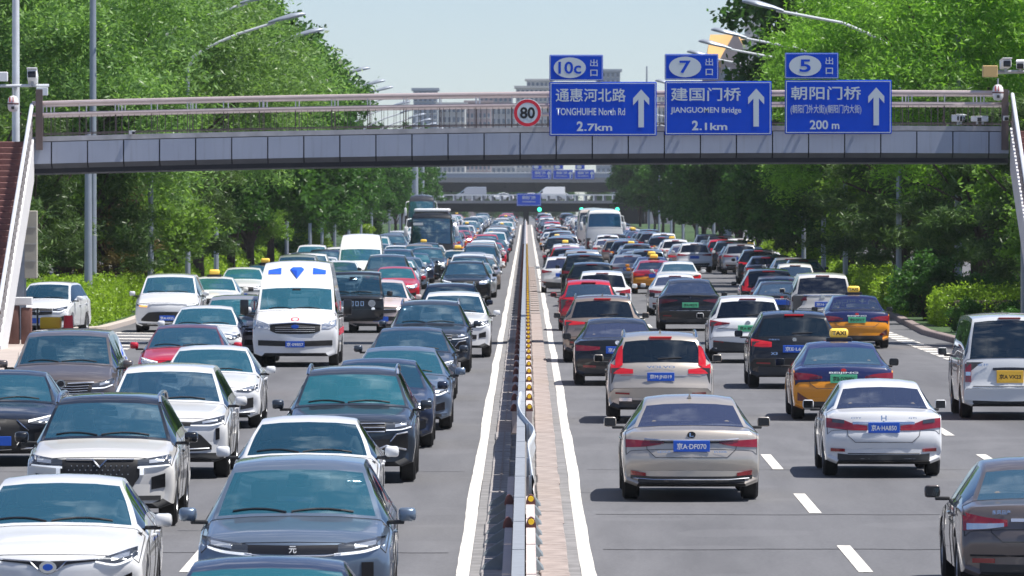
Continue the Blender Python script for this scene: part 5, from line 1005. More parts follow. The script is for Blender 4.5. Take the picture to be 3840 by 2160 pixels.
tower(1205, 1290, 240, 2600, 'renderpink', 'apartment_block', 'taller pink-topped block behind the middle skyline', 16, 7, roof=1)
tower(1236, 1298, 268, 2150, 'render', 'apartment_block', 'white balcony block just before the speed limit disc', 12, 5, roof=.6)
tower(1298, 1400, 222, 2500, 'render', 'office_block', 'broad grey stepped office block behind the speed limit disc', 18, 9, roof=.8); tower(1325, 1390, 203, 2520, 'render', 'office_block', 'upper step of the grey office block with roof masts', 20, 6, roof=.6)
tower(1500, 1560, 180, 2500, 'renderblue', 'office_block', 'grey-blue block top between two exit plates', 22, 5, roof=.8); tower(1655, 1682, 240, 2400, 'render', 'apartment_block', 'sliver of pale block between two blue boards', 18, 3)
tower(1950, 2100, 200, 2300, 'render', 'apartment_block', 'pale block behind the third blue board and trees', 20, 8)
p_ = at(1627, 200, 2300); tag(G().tube([(0, 0, 0), (0, 0, p_.z-zr(2300)+4)], [.8, .25], 6).obj('lattice_mast', 'polegrey', None, (p_.x, 2300, zr(2300))), 'thin mast standing above the skyline between blue boards', 'mast'); 
t, w, h = tower(1880, 1940, -60, 1500, 'render', 'apartment_tower', 'tall white apartment tower with balconies rising behind the trees', 24, 6, depth=18, winw=.45)
for k in range(24): G().box(-.9, w*.30, -1.4, -.01, h/24*k+.3, h/24*k+1.3).obj('balcony', 'render', t)
# tower with golden roof
d_ = 1900; a, b = at(1770, 200, d_), at(1990, 200, d_); z0_ = zr(d_); t = thing('hotel_tower', 'grey stone tower with golden pitched roof and dark gable beside lamps', 'building', (a.x, d_, z0_)); w = b.x-a.x; hE = at(0, 170, d_).z - z0_; hR = at(0, 86, d_).z - z0_; s_ = w/220.
G().box(0, w, 0, 16, 0, hE).obj('wall', 'stonepink', t); G().add([(4*s_, -.5, hE+.02), (w, -.5, hE+.02), (w, 16, hE+.02), (4*s_, 16, hE+.02), (18*s_, 6, hR), (w, 6, hR)], [(0,1,5,4), (2,3,4,5), (3,0,4), (1,2,5)]).obj('roof', 'goldroof', t)
gx0, gx1, gz, gz2 = 40*s_, 118*s_, at(0, 150, d_).z - z0_, at(0, 82, d_).z - z0_
G().box(gx0+3*s_, gx1-3*s_, -3.5, -.02, 0, gz).obj('projecting_bay', 'stonepink', t); G().add([(gx0, -4.2, gz+.02), (gx1, -4.2, gz+.02), ((gx0+gx1)/2, -4.2, gz2), (gx0, 5, gz+.02), (gx1, 5, gz+.02), ((gx0+gx1)/2, 5, gz2)], [(0,1,2), (5,4,3), (0,2,5,3), (2,1,4,5), (0,3,4,1)]).obj('gable', 'stonepink', t)
for k in range(9):
    for c_ in range(12): 
        xx = w*(c_+.5)/12
        if gx0 < xx < gx1: yy = -3.6
        else: yy = -.1
        G().box(xx-w*.028, xx+w*.028, yy, yy+.09, hE*(.55+.05*k)-1, hE*(.55+.05*k)+.55).obj('window', 'pane', t)
# ------------------------------------------------------------------ trees, shrubs and hedges
def leaves(C, size, asp, droop=0.0, jit=.35):
    n_ = len(C); th = nr.uniform(0, 2*np.pi, n_); ph = nr.normal(droop, .55, n_)
    u = np.stack([np.cos(th)*np.cos(ph), np.sin(th)*np.cos(ph), np.sin(ph)], 1); r = nr.normal(size=(n_, 3)); v = np.cross(u, r); v /= np.linalg.norm(v, axis=1, keepdims=True) + 1e-9
    s = size * nr.uniform(1-jit, 1+jit, (n_, 1)); u = u*s*.5; v = v*s*.5*asp
    return np.stack([C - u, C + v*1.0 + u*.15, C + u, C - v*1.0 + u*.15], 1)
def crown_mesh(name, lobes, n_, size, asp, mat, spray=.35, shell=.55, droop=-.2):
    # lobes: (centre, radii); sprays of leaves gathered toward the outside of each lobe
    w = np.array([l_[1][0]*l_[1][1]*l_[1][2] for l_ in lobes])**.66; w /= w.sum(); out = []
    for (c, rr), k in zip(lobes, (w*n_).astype(int)):
        ns = max(6, k//26); d = nr.normal(size=(ns, 3)); d /= np.linalg.norm(d, axis=1, keepdims=True); d[:, 2] = np.where(d[:, 2] < -.5, -d[:, 2]*.4, d[:, 2])
        rad = shell + (1-shell)*nr.uniform(0, 1, (ns, 1))**.6; rad *= nr.uniform(.78, 1.18, (ns, 1)); S = np.array(c) + d*rad*np.array(rr)
        q = nr.randint(0, ns, k); dirs = nr.normal(size=(ns, 3)); dirs[:, 2] = np.abs(dirs[:, 2])*.3 + droop; dirs += d*.8; dirs /= np.linalg.norm(dirs, axis=1, keepdims=True)
        tt = nr.uniform(-1, 1, (k, 1)); P = S[q] + dirs[q]*tt*spray*1.5 + nr.normal(scale=spray*.33, size=(k, 3)); out.append(P)
    return quads(name, leaves(np.concatenate(out), size, asp, droop), mat)
def lobes_for(h0, h1, rx, n_, flat=.75, seed=0):
    r_ = random.Random(seed); L = [((0, 0, (h0+h1)/2), (rx*.55, rx*.55, (h1-h0)*.42))]
    for i in range(n_):
        a = i*2.4 + r_.uniform(-.4, .4); t_ = (i+.5)/n_; z = h0 + (h1-h0)*(.12 + .80*t_); pr = math.sin(math.pi*min(1, .18 + .80*t_)) ** .7; rr = rx*r_.uniform(.55, .8)*pr
        s = rx*r_.uniform(.30, .44); L.append(((rr*math.cos(a), rr*math.sin(a), z), (s, s, s*flat)))
    return L
def trunk_mesh(name, h0, h1, rx, r0, mat, n_=7, seed=0, white=False):
    r_ = random.Random(seed); g = G(); g.tube([(0, 0, -.2), (.05, .05, h0*.5), (.0, .1, h0), (.2, 0, h0+(h1-h0)*.45)], [r0*1.25, r0, r0*.8, r0*.25], 8)
    for i in range(n_):
        a = i*2.4; z = h0*(.7 + .5*i/n_); e = (rx*.65*math.cos(a), rx*.65*math.sin(a), h0 + (h1-h0)*r_.uniform(.25, .75)); g.tube([(0, 0, z), (e[0]*.35, e[1]*.35, z + (e[2]-z)*.45), e], [r0*.5, r0*.3, .03], 6)
    return g.me(name, mat, True)
TV = {}
def tv(kind, var):
    key = (kind, var)
    if key in TV: return TV[key]
    if kind == 'feathery': h0, h1, rx = 3.2, 13.2, 5.6; c = crown_mesh('crown', lobes_for(h0, h1, rx, 20, .75, var), 80000, .22, .28, 'leaf', .46, .45, -.25); t_ = trunk_mesh('trunk', h0, h1, rx, .22, 'bark', 9, var)
    elif kind == 'broad': h0, h1, rx = 1.7, 13.5, 4.6; c = crown_mesh('crown', lobes_for(h0, h1, rx, 18, .8, 10+var), 34000, .32, .55, 'leaf', .42, .5, -.1); t_ = trunk_mesh('trunk', h0, h1, rx, .20, 'bark', 7, var)
    elif kind == 'low': h0, h1, rx = 1.6, 6.4, 2.9; c = crown_mesh('crown', lobes_for(h0, h1, rx, 14, .75, 20+var), 24000, .20, .45, 'leaf', .32, .45, -.1); t_ = trunk_mesh('trunk', h0, h1, rx, .15, 'bark', 7, var)
    elif kind == 'pine':
        h0, h1, rx = 1.5, 6.2, 2.7; r_ = random.Random(30+var); L = []
        for i in range(26):
            t_ = i/26; a = i*2.4; z = h0 + (h1-h0)*t_; rr = rx*(1 - .75*t_)*r_.uniform(.35, 1.0); s = r_.uniform(.5, .9); L.append(((rr*math.cos(a), rr*math.sin(a), z), (s, s, s*.38)))
        c = crown_mesh('crown', L, 26000, .26, .13, 'needle', .2, .3, .35); t_ = trunk_mesh('trunk', h0+1, h1+1, rx, .14, 'bark', 10, var)
    elif kind == 'shrub': h0, h1, rx = .0, 1.7, 1.1; c = crown_mesh('crown', lobes_for(h0+.1, h1, rx, 9, .8, 40+var), 9000, .12, .5, 'leaf', .16, .5, .2); t_ = trunk_mesh('trunk', .25, 1.2, .9, .05, 'bark', 6, var)
    TV[key] = (c, t_); return TV[key]
GREENS = {'feathery': (.20, .335, .14), 'feathery2': (.21, .40, .075), 'broad': (.06, .15, .042), 'low': (.16, .28, .07), 'pine': (.10, .175, .07), 'brown': (.15, .12, .06), 'shrub': (.07, .17, .045), 'lime': (.24, .38, .045)}
def tree(kind, x, d, s=1.0, col=None, label='', name=None, var=0, sz=1.0, group=None, z=None):
    c, t_ = tv(kind, var); root = thing(name or {'feathery': 'locust_tree', 'broad': 'broadleaf_tree', 'low': 'young_tree', 'pine': 'pine_tree', 'shrub': 'shrub'}[kind], label, 'tree' if kind != 'shrub' else 'shrub', (x, d, zr(d) + (.05 if z is None else z)), rnd.uniform(0, 6.3), group)
    root.scale = (s, s, s*sz); cl = GREENS[col or kind]; j = rnd.uniform(.88, 1.12); obj('crown', c, root, color=(cl[0]*j, cl[1]*j*rnd.uniform(.96, 1.04), cl[2]*j, 1)); obj('trunk', t_, root); return root
SIDE = {-1: 'oncoming', 1: 'departing'}
# tall pale trees just behind the bridge
for i, (x, d, s) in enumerate([(-14.2, 290, 1.06), (-19.6, 280, 1.12), (-25, 288, 1.2), (-13.6, 316, 1.0), (-18.5, 316, 1.2), (-31, 300, 1.25), (-22.5, 270, 1.0), (-15.3, 252, .98)]): tree('feathery', x, d, s, label='tall pale green locust tree behind the bridge on the oncoming side, %s of eight' % ordinal(i), var=i % 3, group='pale trees on the oncoming side')
for i, (x, d, s) in enumerate([(14.4, 290, 1.0), (19.4, 276, 1.1), (24.6, 284, 1.15), (13.6, 318, .86), (17.6, 318, 1.1), (29.5, 296, 1.25), (22.5, 268, 1.0), (15.3, 249, .98)]): tree('feathery', x, d, s, 'feathery2', label='tall bright green locust tree behind the bridge on the departing side, %s of eight' % ordinal(i), var=(i+1) % 3, group='bright trees on the departing side')
# dark rows running away along both sides
for side in (-1, 1):
    ds = [350, 372, 396, 420, 446, 470, 498, 528, 560, 596, 636, 680, 728, 780, 840, 900]
    for i, d in enumerate(ds):
        x = side*(13.7 + rnd.uniform(-.4, .6)); s = rnd.uniform(1.02, 1.1) if (side < 0 and d < 450) else rnd.uniform(.66, .76)
        tree('broad', x, d, s, 'broad', '%s dark tree of the %s-side kerb row beyond the pale trees' % (ordinal(i), SIDE[side]), var=i % 3, group='dark kerb row on the %s side' % SIDE[side], sz=.93 if (side < 0 and d < 450) else 1.05)
    for i, d in enumerate([345, 395, 440, 490, 550, 620, 700, 800, 900]):
        tree('broad', side*(21.0 + rnd.uniform(-1, 1.5)), d, rnd.uniform(.95, 1.1) if side < 0 else rnd.uniform(.8, .9), 'broad', '%s tree of the %s-side back row behind the kerb trees' % (ordinal(i), SIDE[side]), var=(i+1) % 3, group='dark back row on the %s side' % SIDE[side])
    for i, (d, x) in enumerate([(1000, 15), (1080, 17), (1160, 20), (1250, 27), (1480, 30), (1560, 22), (1850, 18), (1880, 9), (1900, 26), (1930, 2.5)]):
        tree('broad', side*x, d, 1.0 if d < 1300 else .9, 'broad', '%s hazy far tree on the %s side by the overpass' % (ordinal(i), SIDE[side]), var=i % 3, group='far trees on the %s side' % SIDE[side])
    for i, d in enumerate([352, 366, 382, 402, 428, 455, 482, 512, 545, 580, 625, 675]):
        tree('low', side*(14.6 + rnd.uniform(-.8, 2.2)), d, rnd.uniform(.75, .95), rnd.choice(('low', 'broad', 'shrub')), '%s bushy young tree in the far %s-side verge' % (ordinal(i), SIDE[side]), var=i % 2, group='verge bushes on the %s side' % SIDE[side])
tree('broad', 14.2, 338, 1.18, 'broad', 'very tall dark tree before the white apartment tower', sz=1.08, var=1)
# lower planting seen under the bridge
LP = [('pine', -17.5, 236, 1.15, None), ('pine', -15.8, 243, 1.0, None), ('low', -18.6, 240, 1.1, None), ('pine', -20.5, 232, 1.2, None), ('pine', -14.6, 252, 1.1, None), ('low', -16.4, 250, .9, None), ('pine', -18.3, 258, 1.25, None), ('low', -14.0, 262, .95, None), ('pine', -16.2, 268, .92, 'brown'), ('pine', -19.4, 272, 1.3, None), ('low', -15.0, 276, 1.0, None), ('pine', -14.3, 286, 1.1, None),
      ('low', -17.8, 290, 1.2, None), ('pine', -13.9, 300, 1.15, None), ('pine', -21.5, 262, 1.3, None), ('low', -22.5, 286, 1.3, None), ('pine', -15.4, 318, 1.2, None), ('low', -14.2, 345, 1.05, 'broad'), ('low', -21, 245, 1.2, None), ('pine', -24, 255, 1.3, None), ('low', -13.5, 270, .9, None), ('pine', -14.2, 258, .8, 'brown')]
RPn = [('pine', 15.6, 226, 1.1, None), ('pine', 17.8, 218, 1.2, None), ('low', 16.8, 236, 1.1, None), ('pine', 14.6, 244, 1.15, None), ('pine', 19.2, 232, 1.25, None), ('low', 15.4, 214, .8, None), ('pine', 14.0, 258, 1.2, None), ('low', 17.4, 254, 1.15, None), ('pine', 16.0, 270, 1.3, None), ('pine', 13.9, 284, 1.2, None), ('pine', 19.4, 262, 1.3, 'brown'), ('low', 14.6, 300, 1.1, None), ('pine', 16.6, 294, 1.3, None), ('pine', 14.4, 316, 1.25, None), ('low', 14.2, 340, 1.15, 'broad'), ('pine', 20.4, 246, 1.3, None), ('pine', 21.5, 222, 1.3, None), ('pine', 12.9, 352, 1.1, None), ('low', 19.5, 282, 1.3, None)]
for nm, lst in (('joining', LP), ('exit', RPn)):
    for i, (k_, x, d, s, c_) in enumerate(lst): tree(k_, x, d, s, c_, '%s %s under the bridge among the %s-lane planting' % (ordinal(i), ('browned pine' if c_ == 'brown' else 'dark pine') if k_ == 'pine' else 'leafy young tree', nm), var=i % 2, group='planting beside the %s lane' % nm)
for i, (x, d, s, c_, lab) in enumerate([(12.5, 215, 0.54, 'shrub', 'dark green rounded shrub at the exit kerb before the lime hedge'), (13.3, 209, 0.45, 'shrub', 'low flowering shrub behind the exit kerb beside white minibus'), (12.9, 204, 0.37, 'shrub', 'low leafy shrub at the kerb bend above white minibus'), (12.4, 236, 1.15, 'broad', 'dark bushy shrub at the exit kerb behind navy taxi'), (13.9, 218, 0.48, 'shrub', 'low leafy shrub above the roof of white minibus'),
    (-13.6, 640, 2.0, 'broad', 'round dark clipped bush at the kerb before the black coach'), (-13.3, 600, 1.3, 'lime', 'small bright round bush before the dark clipped bush'), (-13.4, 470, 1.3, 'lime', 'small bright bush at the kerb behind white panel van'), (-13.8, 420, 1.5, 'shrub', 'green bush at the kerb behind the white estate car'), (13.9, 350, 1.4, 'lime', 'bright bush at the exit lane far hedge end')]): tree('shrub', x, d, s, c_, lab, var=i % 2)
def hedge(x0, x1, d0, d1, h, label, col='lime', dens=260, size=.11):
    root = thing('hedge', label, 'hedge', ((x0+x1)/2, d0, zr(d0))); w = abs(x1-x0)/2; L = d1-d0
    G().rbox(-w+.1, w-.1, .1, L-.1, 0, h-.1, .1).obj('stems', 'soil', root)
    A = [(2*w*L, 't'), (2*w*h, 'f'), (L*h, 'l'), (L*h, 'r')]; out = []
    for a_, k_ in A:
        k = int(a_*dens); u, v = nr.uniform(0, 1, k), nr.uniform(0, 1, k); e = nr.normal(0, .075, k)
        if k_ == 't': P = np.stack([(u*2-1)*w, v*L, h + e*1.6 + .09*np.sin(v*L*1.3 + u*5) + .06*np.sin(v*L*3.1 - u*9) - .10*np.abs(u*2-1)**3], 1)
        elif k_ == 'f': P = np.stack([(u*2-1)*w, e, v*h], 1)
        elif k_ == 'l': P = np.stack([-w + e, u*L, v*h], 1)
        else: P = np.stack([w + e, u*L, v*h], 1)
        out.append(P)
    o = obj('foliage', quads('foliage', leaves(np.concatenate(out), size, .5, .3), 'leaf'), root, color=(*GREENS[col], 1)); return root
hedge(-15.6, -12.9, 223, 246, 1.15, 'clipped yellow-green hedge at the tip of the joining lane island', dens=420, size=.10)
hedge(-16.0, -13.3, 248, 300, 1.0, 'second clipped bright hedge behind the hedge at the island tip', dens=200)
hedge(-16.2, -13.6, 310, 420, .95, 'long far bright hedge along the oncoming kerb', dens=70, size=.17)
hedge(12.3, 17.0, 224, 231, 1.0, 'broad yellow-green clipped hedge above the white minibus', dens=420, size=.10)
hedge(13.4, 18.0, 234, 239, 1.3, 'darker green hedge behind the broad yellow-green hedge', 'shrub', dens=300)
hedge(12.2, 14.6, 243, 290, 1.0, 'bright clipped hedge along the exit lane beside the grey van', dens=230, size=.11)
hedge(13.2, 15.6, 294, 350, .95, 'bright hedge farther along the exit lane past short post', dens=120, size=.14)
hedge(13.6, 15.8, 360, 470, 1.1, 'far bright hedge at the bend before the thick grey post', dens=60, size=.18)
# ------------------------------------------------------------------ the traffic
WHITE = (.68, .69, .705); PEARL = (.62, .61, .59); SILVER = (.42, .43, .45, .45); CHAMP = (.50, .455, .40, .5); STEEL = (.16, .21, .28, .45); DGREY = (.042, .052, .068, .5); BLACK = (.007, .009, .013); NAVY = (.018, .026, .055, .7); BROWN = (.145, .125, .12, .5); BRONZE = (.30, .245, .21, .5); RED = (.46, .012, .03); ORANGE = (.72, .27, .012); TNAVY = (.012, .02, .09); MAROON = (.30, .02, .05); ROSE = (.62, .52, .50)
PI = math.pi
def put(side, mod, xv, yv, ref, color, label, name='saloon_car', cat='car', **k):
    t = mod.t; sg = -1 if side == 'L' else 1
    if ref == 'd': d = yv; D = yv + t['L']/2
    elif ref == 'b': d = solve(yv); D = d + (t['wf'] if side == 'L' else -t['wr'])
    else: d = solve(yv, t['H']*ZS); D = d + .4*sg
    X_ = (xv*K - PX) / F * d
    rz = PI if side == 'L' else 0
    lod = 0 if D < 240 else 1 if D < 480 else 2
    if 'lod' in k: lod = k.pop('lod')
    return car(mod, X_, D, rz + k.pop('yaw', 0), color, name, label, cat, 'cars queuing toward the camera' if side == 'L' else 'cars queuing away from the camera', lod=lod, **k)
SED = lambda f='slim', r='bar', **k: model('sedan', f, r, **k)
SUV = lambda f='slim', r='wing', **k: model('suv', f, r, **k)
# --- oncoming side, nearest first
L = []
def Lp(*a, **k): L.append(put('L', *a, **k)); return L[-1]
Lp(SED('slim'), 678, 1400, 't', NAVY, 'dark navy car whose roof only shows at the bottom edge')
yuan = Lp(SUV('band'), 757, 1150, 't', STEEL, 'blue-grey crossover with dark band between slim headlights', 'suv_car', plate='京A·D52')
wcar = Lp(SED('slim', 'bar'), 780, 1045, 't', WHITE, 'white saloon tucked behind the blue-grey crossover')
Lp(SUV('bars', rail=True), 890, 922, 't', DGREY, 'dark grey estate with roof rails and chrome bars in its face', 'suv_car')
Lp(SED('star'), 955, 901, 't', NAVY, 'dark blue saloon peeking out behind the dark grey estate', lod=1)
Lp(SED('slim'), 1010, 871, 't', STEEL, 'grey-blue saloon beside the dark estate nearest the median line')
Lp(SED('diamond'), 1036, 822, 't', DGREY, 'dark grey saloon with big windscreen behind the grey-blue saloon')
Lp(SUV('bars', rail=True), 1083, 755, 't', DGREY, 'large dark crossover with black mirrors before the bridge shadow', 'suv_car')
Lp(SUV('slim'), 1142, 733, 't', WHITE, 'white crossover half hidden beside the large dark crossover', 'suv_car')
Lp(SUV('slim', rail=True), 1134, 712, 't', NAVY, 'navy crossover with dark windscreen behind the large dark crossover', 'suv_car')
Lp(SUV('star', rail=True), 1172, 656, 't', BLACK, 'black crossover with chrome rails and bright lamps near the median', 'suv_car')
Lp(SED('slim'), 1190, 634, 't', SILVER, 'silver saloon right behind the black crossover with rails')
Lp(SED('slim'), 1212, 611, 't', STEEL, 'blue-grey saloon two places behind the black crossover with rails')
# second lane
cor = Lp(SED('wedge'), 163, 1193, 't', WHITE, 'white saloon with blue oval emblem at the lower picture corner', plate='京A·F3088')
vee = Lp(SUV('vee', rail=True), 280, 990, 't', PEARL, 'off-white crossover with black roof and large V grille', 'suv_car', roof=BLACK, mirror=BLACK)
har = Lp(SUV('crossover'), 432, 915, 't', WHITE, 'white crossover with black chin behind the V-grille crossover', 'suv_car')
nx = Lp(SED('diamond'), 538, 868, 't', WHITE, 'white saloon with dark lozenge grille beside the ambulance')
redc = Lp(SED('star'), 474, 815, 't', RED, 'bright red saloon with red mirrors beside the striped gore', roof=(.10, .02, .03))
Lp(SED('diamond'), 522, 768, 't', WHITE, 'white saloon with sticker in windscreen behind the red saloon')
Lp(SUV('slim'), 602, 742, 't', SILVER, 'silver crossover showing its windscreen beside the ambulance roof', 'suv_car')
amb = put('L', model('van', 'ambulance', 'bar'), 745, 922, 'b', WHITE, 'white high-roof ambulance with blue roof lights and red stripes', 'ambulance', 'ambulance', plate='京·09857', lod=0); L.append(amb)
jeep = Lp(model('jeep', 'slots', 'bar'), 890, 682, 't', BLACK, 'black boxy off-roader with slotted grille beside the ambulance', 'off_road_car', plate='京A·2023')
Lp(model('fastback', 'slim', 'tee'), 962, 703, 't', ROSE, 'pale pink car half hidden beside the black off-roader')
Lp(SED('star'), 996, 670, 't', RED, 'red saloon with dark oval grille behind the pale pink car')
Lp(SED('slim'), 1022, 646, 't', STEEL, 'blue-grey saloon right behind the red saloon in mid-road')
Lp(SUV('star'), 1076, 622, 't', DGREY, 'dark grey crossover in front of the black coach', 'suv_car')
Lp(SED('slim'), 1092, 607, 't', SILVER, 'silver car at the foot of the black coach')
Lp(SED('star', 'taxi', taxi=True), 1152, 628, 't', (.62, .60, .55), 'yellow and pale taxi half hidden behind the black crossover with rails', 'taxi', 'taxi', bonnet=ORANGE)
# third lane and the joining lane
Lp(SED('diamond'), 22, 930, 't', BLACK, 'black saloon with chrome-edged mesh grille cut by the picture edge')
Lp(model('mpv', 'slats', 'people'), 178, 828, 't', BROWN, 'brown-grey people carrier with chrome slatted grille and round emblem', 'people_carrier', plate='京N·29')
voy = Lp(model('mpv', 'shark', 'people'), 432, 688, 't', WHITE, 'white people carrier with black mouth and one amber lamp lit', 'people_carrier', plate='京A·4935', screen=None)
Lp(SED('slim', 'taxi', taxi=True), 540, 695, 't', (.72, .71, .67), 'white and yellow taxi with amber roof sign behind the white people carrier', 'taxi', 'taxi', bonnet=WHITE)
Lp(SED('slim'), 614, 672, 't', WHITE, 'white saloon behind the white and yellow taxi')
Lp(SED('slim', 'taxi', taxi=True), 668, 664, 't', NAVY, 'dark taxi with a glowing amber lamp beside the ambulance roof', 'taxi', 'taxi')
Lp(SED('slim'), 765, 634, 't', STEEL, 'blue-grey saloon at the joining-lane hedge behind the ambulance')
Lp(SUV('star'), 786, 615, 't', WHITE, 'white crossover at the far hedge behind the blue-grey saloon', 'suv_car')
van = Lp(model('van', 'slim', 'bar'), 910, 588, 't', WHITE, 'white high-roof panel van with sunlit windscreen before the black coach', 'panel_van', 'van', lod=1)
Lp(SED('slim'), 858, 655, 't', WHITE, 'white saloon right behind the black off-roader')
Lp(SED('slim'), 898, 641, 't', DGREY, 'dark saloon just in front of the white panel van')
Lp(SED('slim'), 1000, 617, 't', WHITE, 'white saloon between white panel van and black coach')
Lp(SUV('slim'), 990, 591, 't', DGREY, 'dark crossover beside the white panel van roof', 'suv_car')
Lp(SED('slim'), 952, 612, 't', SILVER, 'silver car wedged between white panel van and white saloon')
coach = Lp(model('coach', 'coach', 'coach'), 1085, 432, 'd', BLACK, 'tall coach with black glass front and white roof', 'coach_bus', 'bus', lod=0)
coach2 = Lp(model('coach', 'coach', 'coach'), 1060, 690, 'd', (.03, .032, .04), 'dark far coach with red display before the overpass', 'coach_bus', 'bus', lod=1)
coach2.scale = (1, 1, 1.3)
# --- departing side
Rr = []
def Rp(*a, **k): Rr.append(put('R', *a, **k)); return Rr[-1]
lex = Rp(SED('slim', 'blade', fin=True), 1736, 1256, 'b', CHAMP, 'champagne saloon with slim red lamps and blue plate nearest the median', plate='京A·DF070', sx=1.02)
cit = Rp(SED('slim', 'flare'), 2216, 1197, 'b', WHITE, 'white saloon with large red lamps reaching toward its plate', plate='京A·HA850', sx=.945)
syl = Rp(SED('slim', 'split'), 2606, 1150, 't', BROWN, 'brown-grey saloon at the lower corner cut by the picture edge', plate='京A·K19')
xc = Rp(SUV('slim', 'tall', rail=True, fin=True), 1660, 1062, 'b', CHAMP, 'beige estate with tall red lamps climbing beside its rear window', 'suv_car', plate='京M·JN019', lit=True)
hia = Rp(model('minibus', 'slim', 'block'), 2530, 1052, 'b', (.62, .64, .66), 'white minibus with dark rear window and yellow plate at picture edge', 'minibus', 'van', plate='京A VX23', pcol='plateyellow')
tx1 = Rp(SED('slim', 'taxi', taxi=True), 2117, 1055, 'b', ORANGE, 'navy and orange taxi behind the white saloon with large lamps', 'taxi', 'taxi', deck=TNAVY, roof=TNAVY, bonnet=TNAVY, mirror=BLACK, plate='京B·D79806', pcol='plategreen')
x3 = Rp(SUV('slim', 'ell', fin=True), 1995, 976, 'b', BLACK, 'black crossover with glowing L-shaped lamps beside the navy taxis', 'suv_car', plate='京E·L66', lit=True)
tx2 = Rp(SED('slim', 'taxi', taxi=True), 2152, 876, 'b', ORANGE, 'second navy and orange taxi in front of the black crossover', 'taxi', 'taxi', deck=TNAVY, roof=TNAVY, bonnet=TNAVY, mirror=BLACK, plate='京B·DF317', pcol='plategreen', sx=.95)
Rp(model('suv', 'slim', 'wing'), 1879, 912, 'b', WHITE, 'white crossover with slim wing lamps and green plate', 'suv_car', plate='京A·8D55', pcol='plategreen')
Rp(model('fastback', 'slim', 'tee'), 1735, 832, 'b', BLACK, 'black sloping-back car with green plate beyond the beige estate', plate='京A·F8275', pcol='plategreen')
Rp(SED('slim', 'e'), 1552, 968, 'b', BLACK, 'black saloon with round white badge beside the beige estate', plate='京A·1785')
Rp(model('suv', 'slim', 'bar', rail=True, fin=True), 1515, 911, 'b', BRONZE, 'bronze crossover with wide dark rear window by the median', 'suv_car', lit=True)
Rp(model('hatch', 'slim', 'wing'), 1480, 703, 't', RED, 'red hatchback in front of the bronze crossover by the median', 'hatchback_car', sx=1.05)
Rp(model('suv', 'slim', 'wing'), 1514, 680, 't', WHITE, 'white crossover half hidden in front of the red hatchback', 'suv_car')
Rp(model('suv', 'slim', 'bar'), 1488, 659, 't', BLACK, 'black crossover with fin aerial ahead of the white crossover', 'suv_car')
Rp(model('mpv', 'slim', 'bar'), 1470, 637, 't', BLACK, 'tall black estate ahead of the black crossover in the median lane', 'suv_car')
Rp(model('hatch', 'slim', 'wing'), 1412, 645, 't', WHITE, 'white small car closest to the median ahead of red hatchback', 'hatchback_car')
Rp(SED('slim', 'bar'), 1580, 640, 't', SILVER, 'silver saloon with blue plate beside the red and yellow taxi', plate='京A·62')
Rp(SED('slim', 'bar', taxi=True), 1646, 739, 'b', ORANGE, 'red and yellow taxi with amber roof sign in mid-road', 'taxi', 'taxi', deck=MAROON, roof=MAROON, bonnet=MAROON, lit=True)
Rp(SED('slim', 'flare'), 1706, 657, 't', WHITE, 'white saloon with bright red lamps beside red and yellow taxi', lit=True)
Rp(SED('slim', 'bar'), 1697, 688, 't', WHITE, 'white saloon right behind the black sloping-back car roof')
Rp(SED('slim', 'taxi', taxi=True), 1690, 604, 't', ORANGE, 'navy and orange taxi with green plate farthest along the exit edge', 'taxi', 'taxi', deck=TNAVY, roof=TNAVY, bonnet=TNAVY, pcol='plategreen')
Rp(SED('slim', 'bar', taxi=True), 1422, 614, 't', (.66, .65, .62), 'pale taxi with red lamp by the median behind white small car', 'taxi', 'taxi', lit=True)
Rp(model('suv', 'slim', 'bar'), 1424, 591, 't', SILVER, 'silver crossover by the median ahead of the pale taxi', 'suv_car')
Rp(model('suv', 'slim', 'bar'), 1602, 612, 't', DGREY, 'dark grey crossover in mid-road ahead of the silver saloon', 'suv_car')
Rp(SED('slim', 'bar'), 1625, 632, 't', WHITE, 'white saloon with lit brake bar ahead of the red and yellow taxi', lit=True)
Rp(model('suv', 'slim', 'wing'), 1548, 588, 't', BLACK, 'black crossover at the foot of the white coach', 'suv_car')
Rp(SED('slim', 'bar'), 1556, 602, 't', SILVER, 'silver saloon behind the black crossover at the white coach')
wco = Rp(model('coach', 'coach', 'coach'), 1521, 500, 'd', (.70, .71, .72), 'white coach with deep blue rear window in mid-road', 'coach_bus', 'bus', screen='bluepane', lod=0)
bco = Rp(model('coach', 'coach', 'coach'), 1496, 530, 'd', (.52, .47, .43), 'beige coach mostly hidden in front of the white coach', 'coach_bus', 'bus', lod=1)
# queue leaving by the exit lane
Rp(model('mpv', 'slim', 'people'), 2063, 685, 't', PEARL, 'off-white people carrier with broad dark rear window in the exit queue', 'people_carrier', plate='京N·18')
Rp(SUV('slim', 'tall', fin=False), 1930, 675, 't', BLACK, 'black estate with lit tall lamps at the exit queue head', 'suv_car', lit=True)
Rp(SED('slim', 'taxi', taxi=False), 1962, 706, 't', BLACK, 'dark saloon squeezed behind the black estate in the exit queue')
Rp(SED('slim', 'taxi', taxi=False), 1952, 692, 't', ORANGE, 'orange and white car squeezed beside the black estate', deck=(.5, .55, .62), roof=(.5, .55, .62))
Rp(model('suv', 'slim', 'bar'), 1905, 626, 't', BLACK, 'black crossover with two lit lamps in the exit queue', 'suv_car', lit=True)
Rp(SED('slim', 'bar', taxi=True), 1888, 620, 't', SILVER, 'silver taxi with amber sign in the exit queue', 'taxi', 'taxi', lit=True)
Rp(SED('slim', 'bar'), 1925, 643, 't', DGREY, 'dark saloon with lit brake bar in the exit queue', lit=True)
Rp(SED('slim', 'bar'), 1985, 647, 't', SILVER, 'silver saloon by the exit hedge behind lit cars')
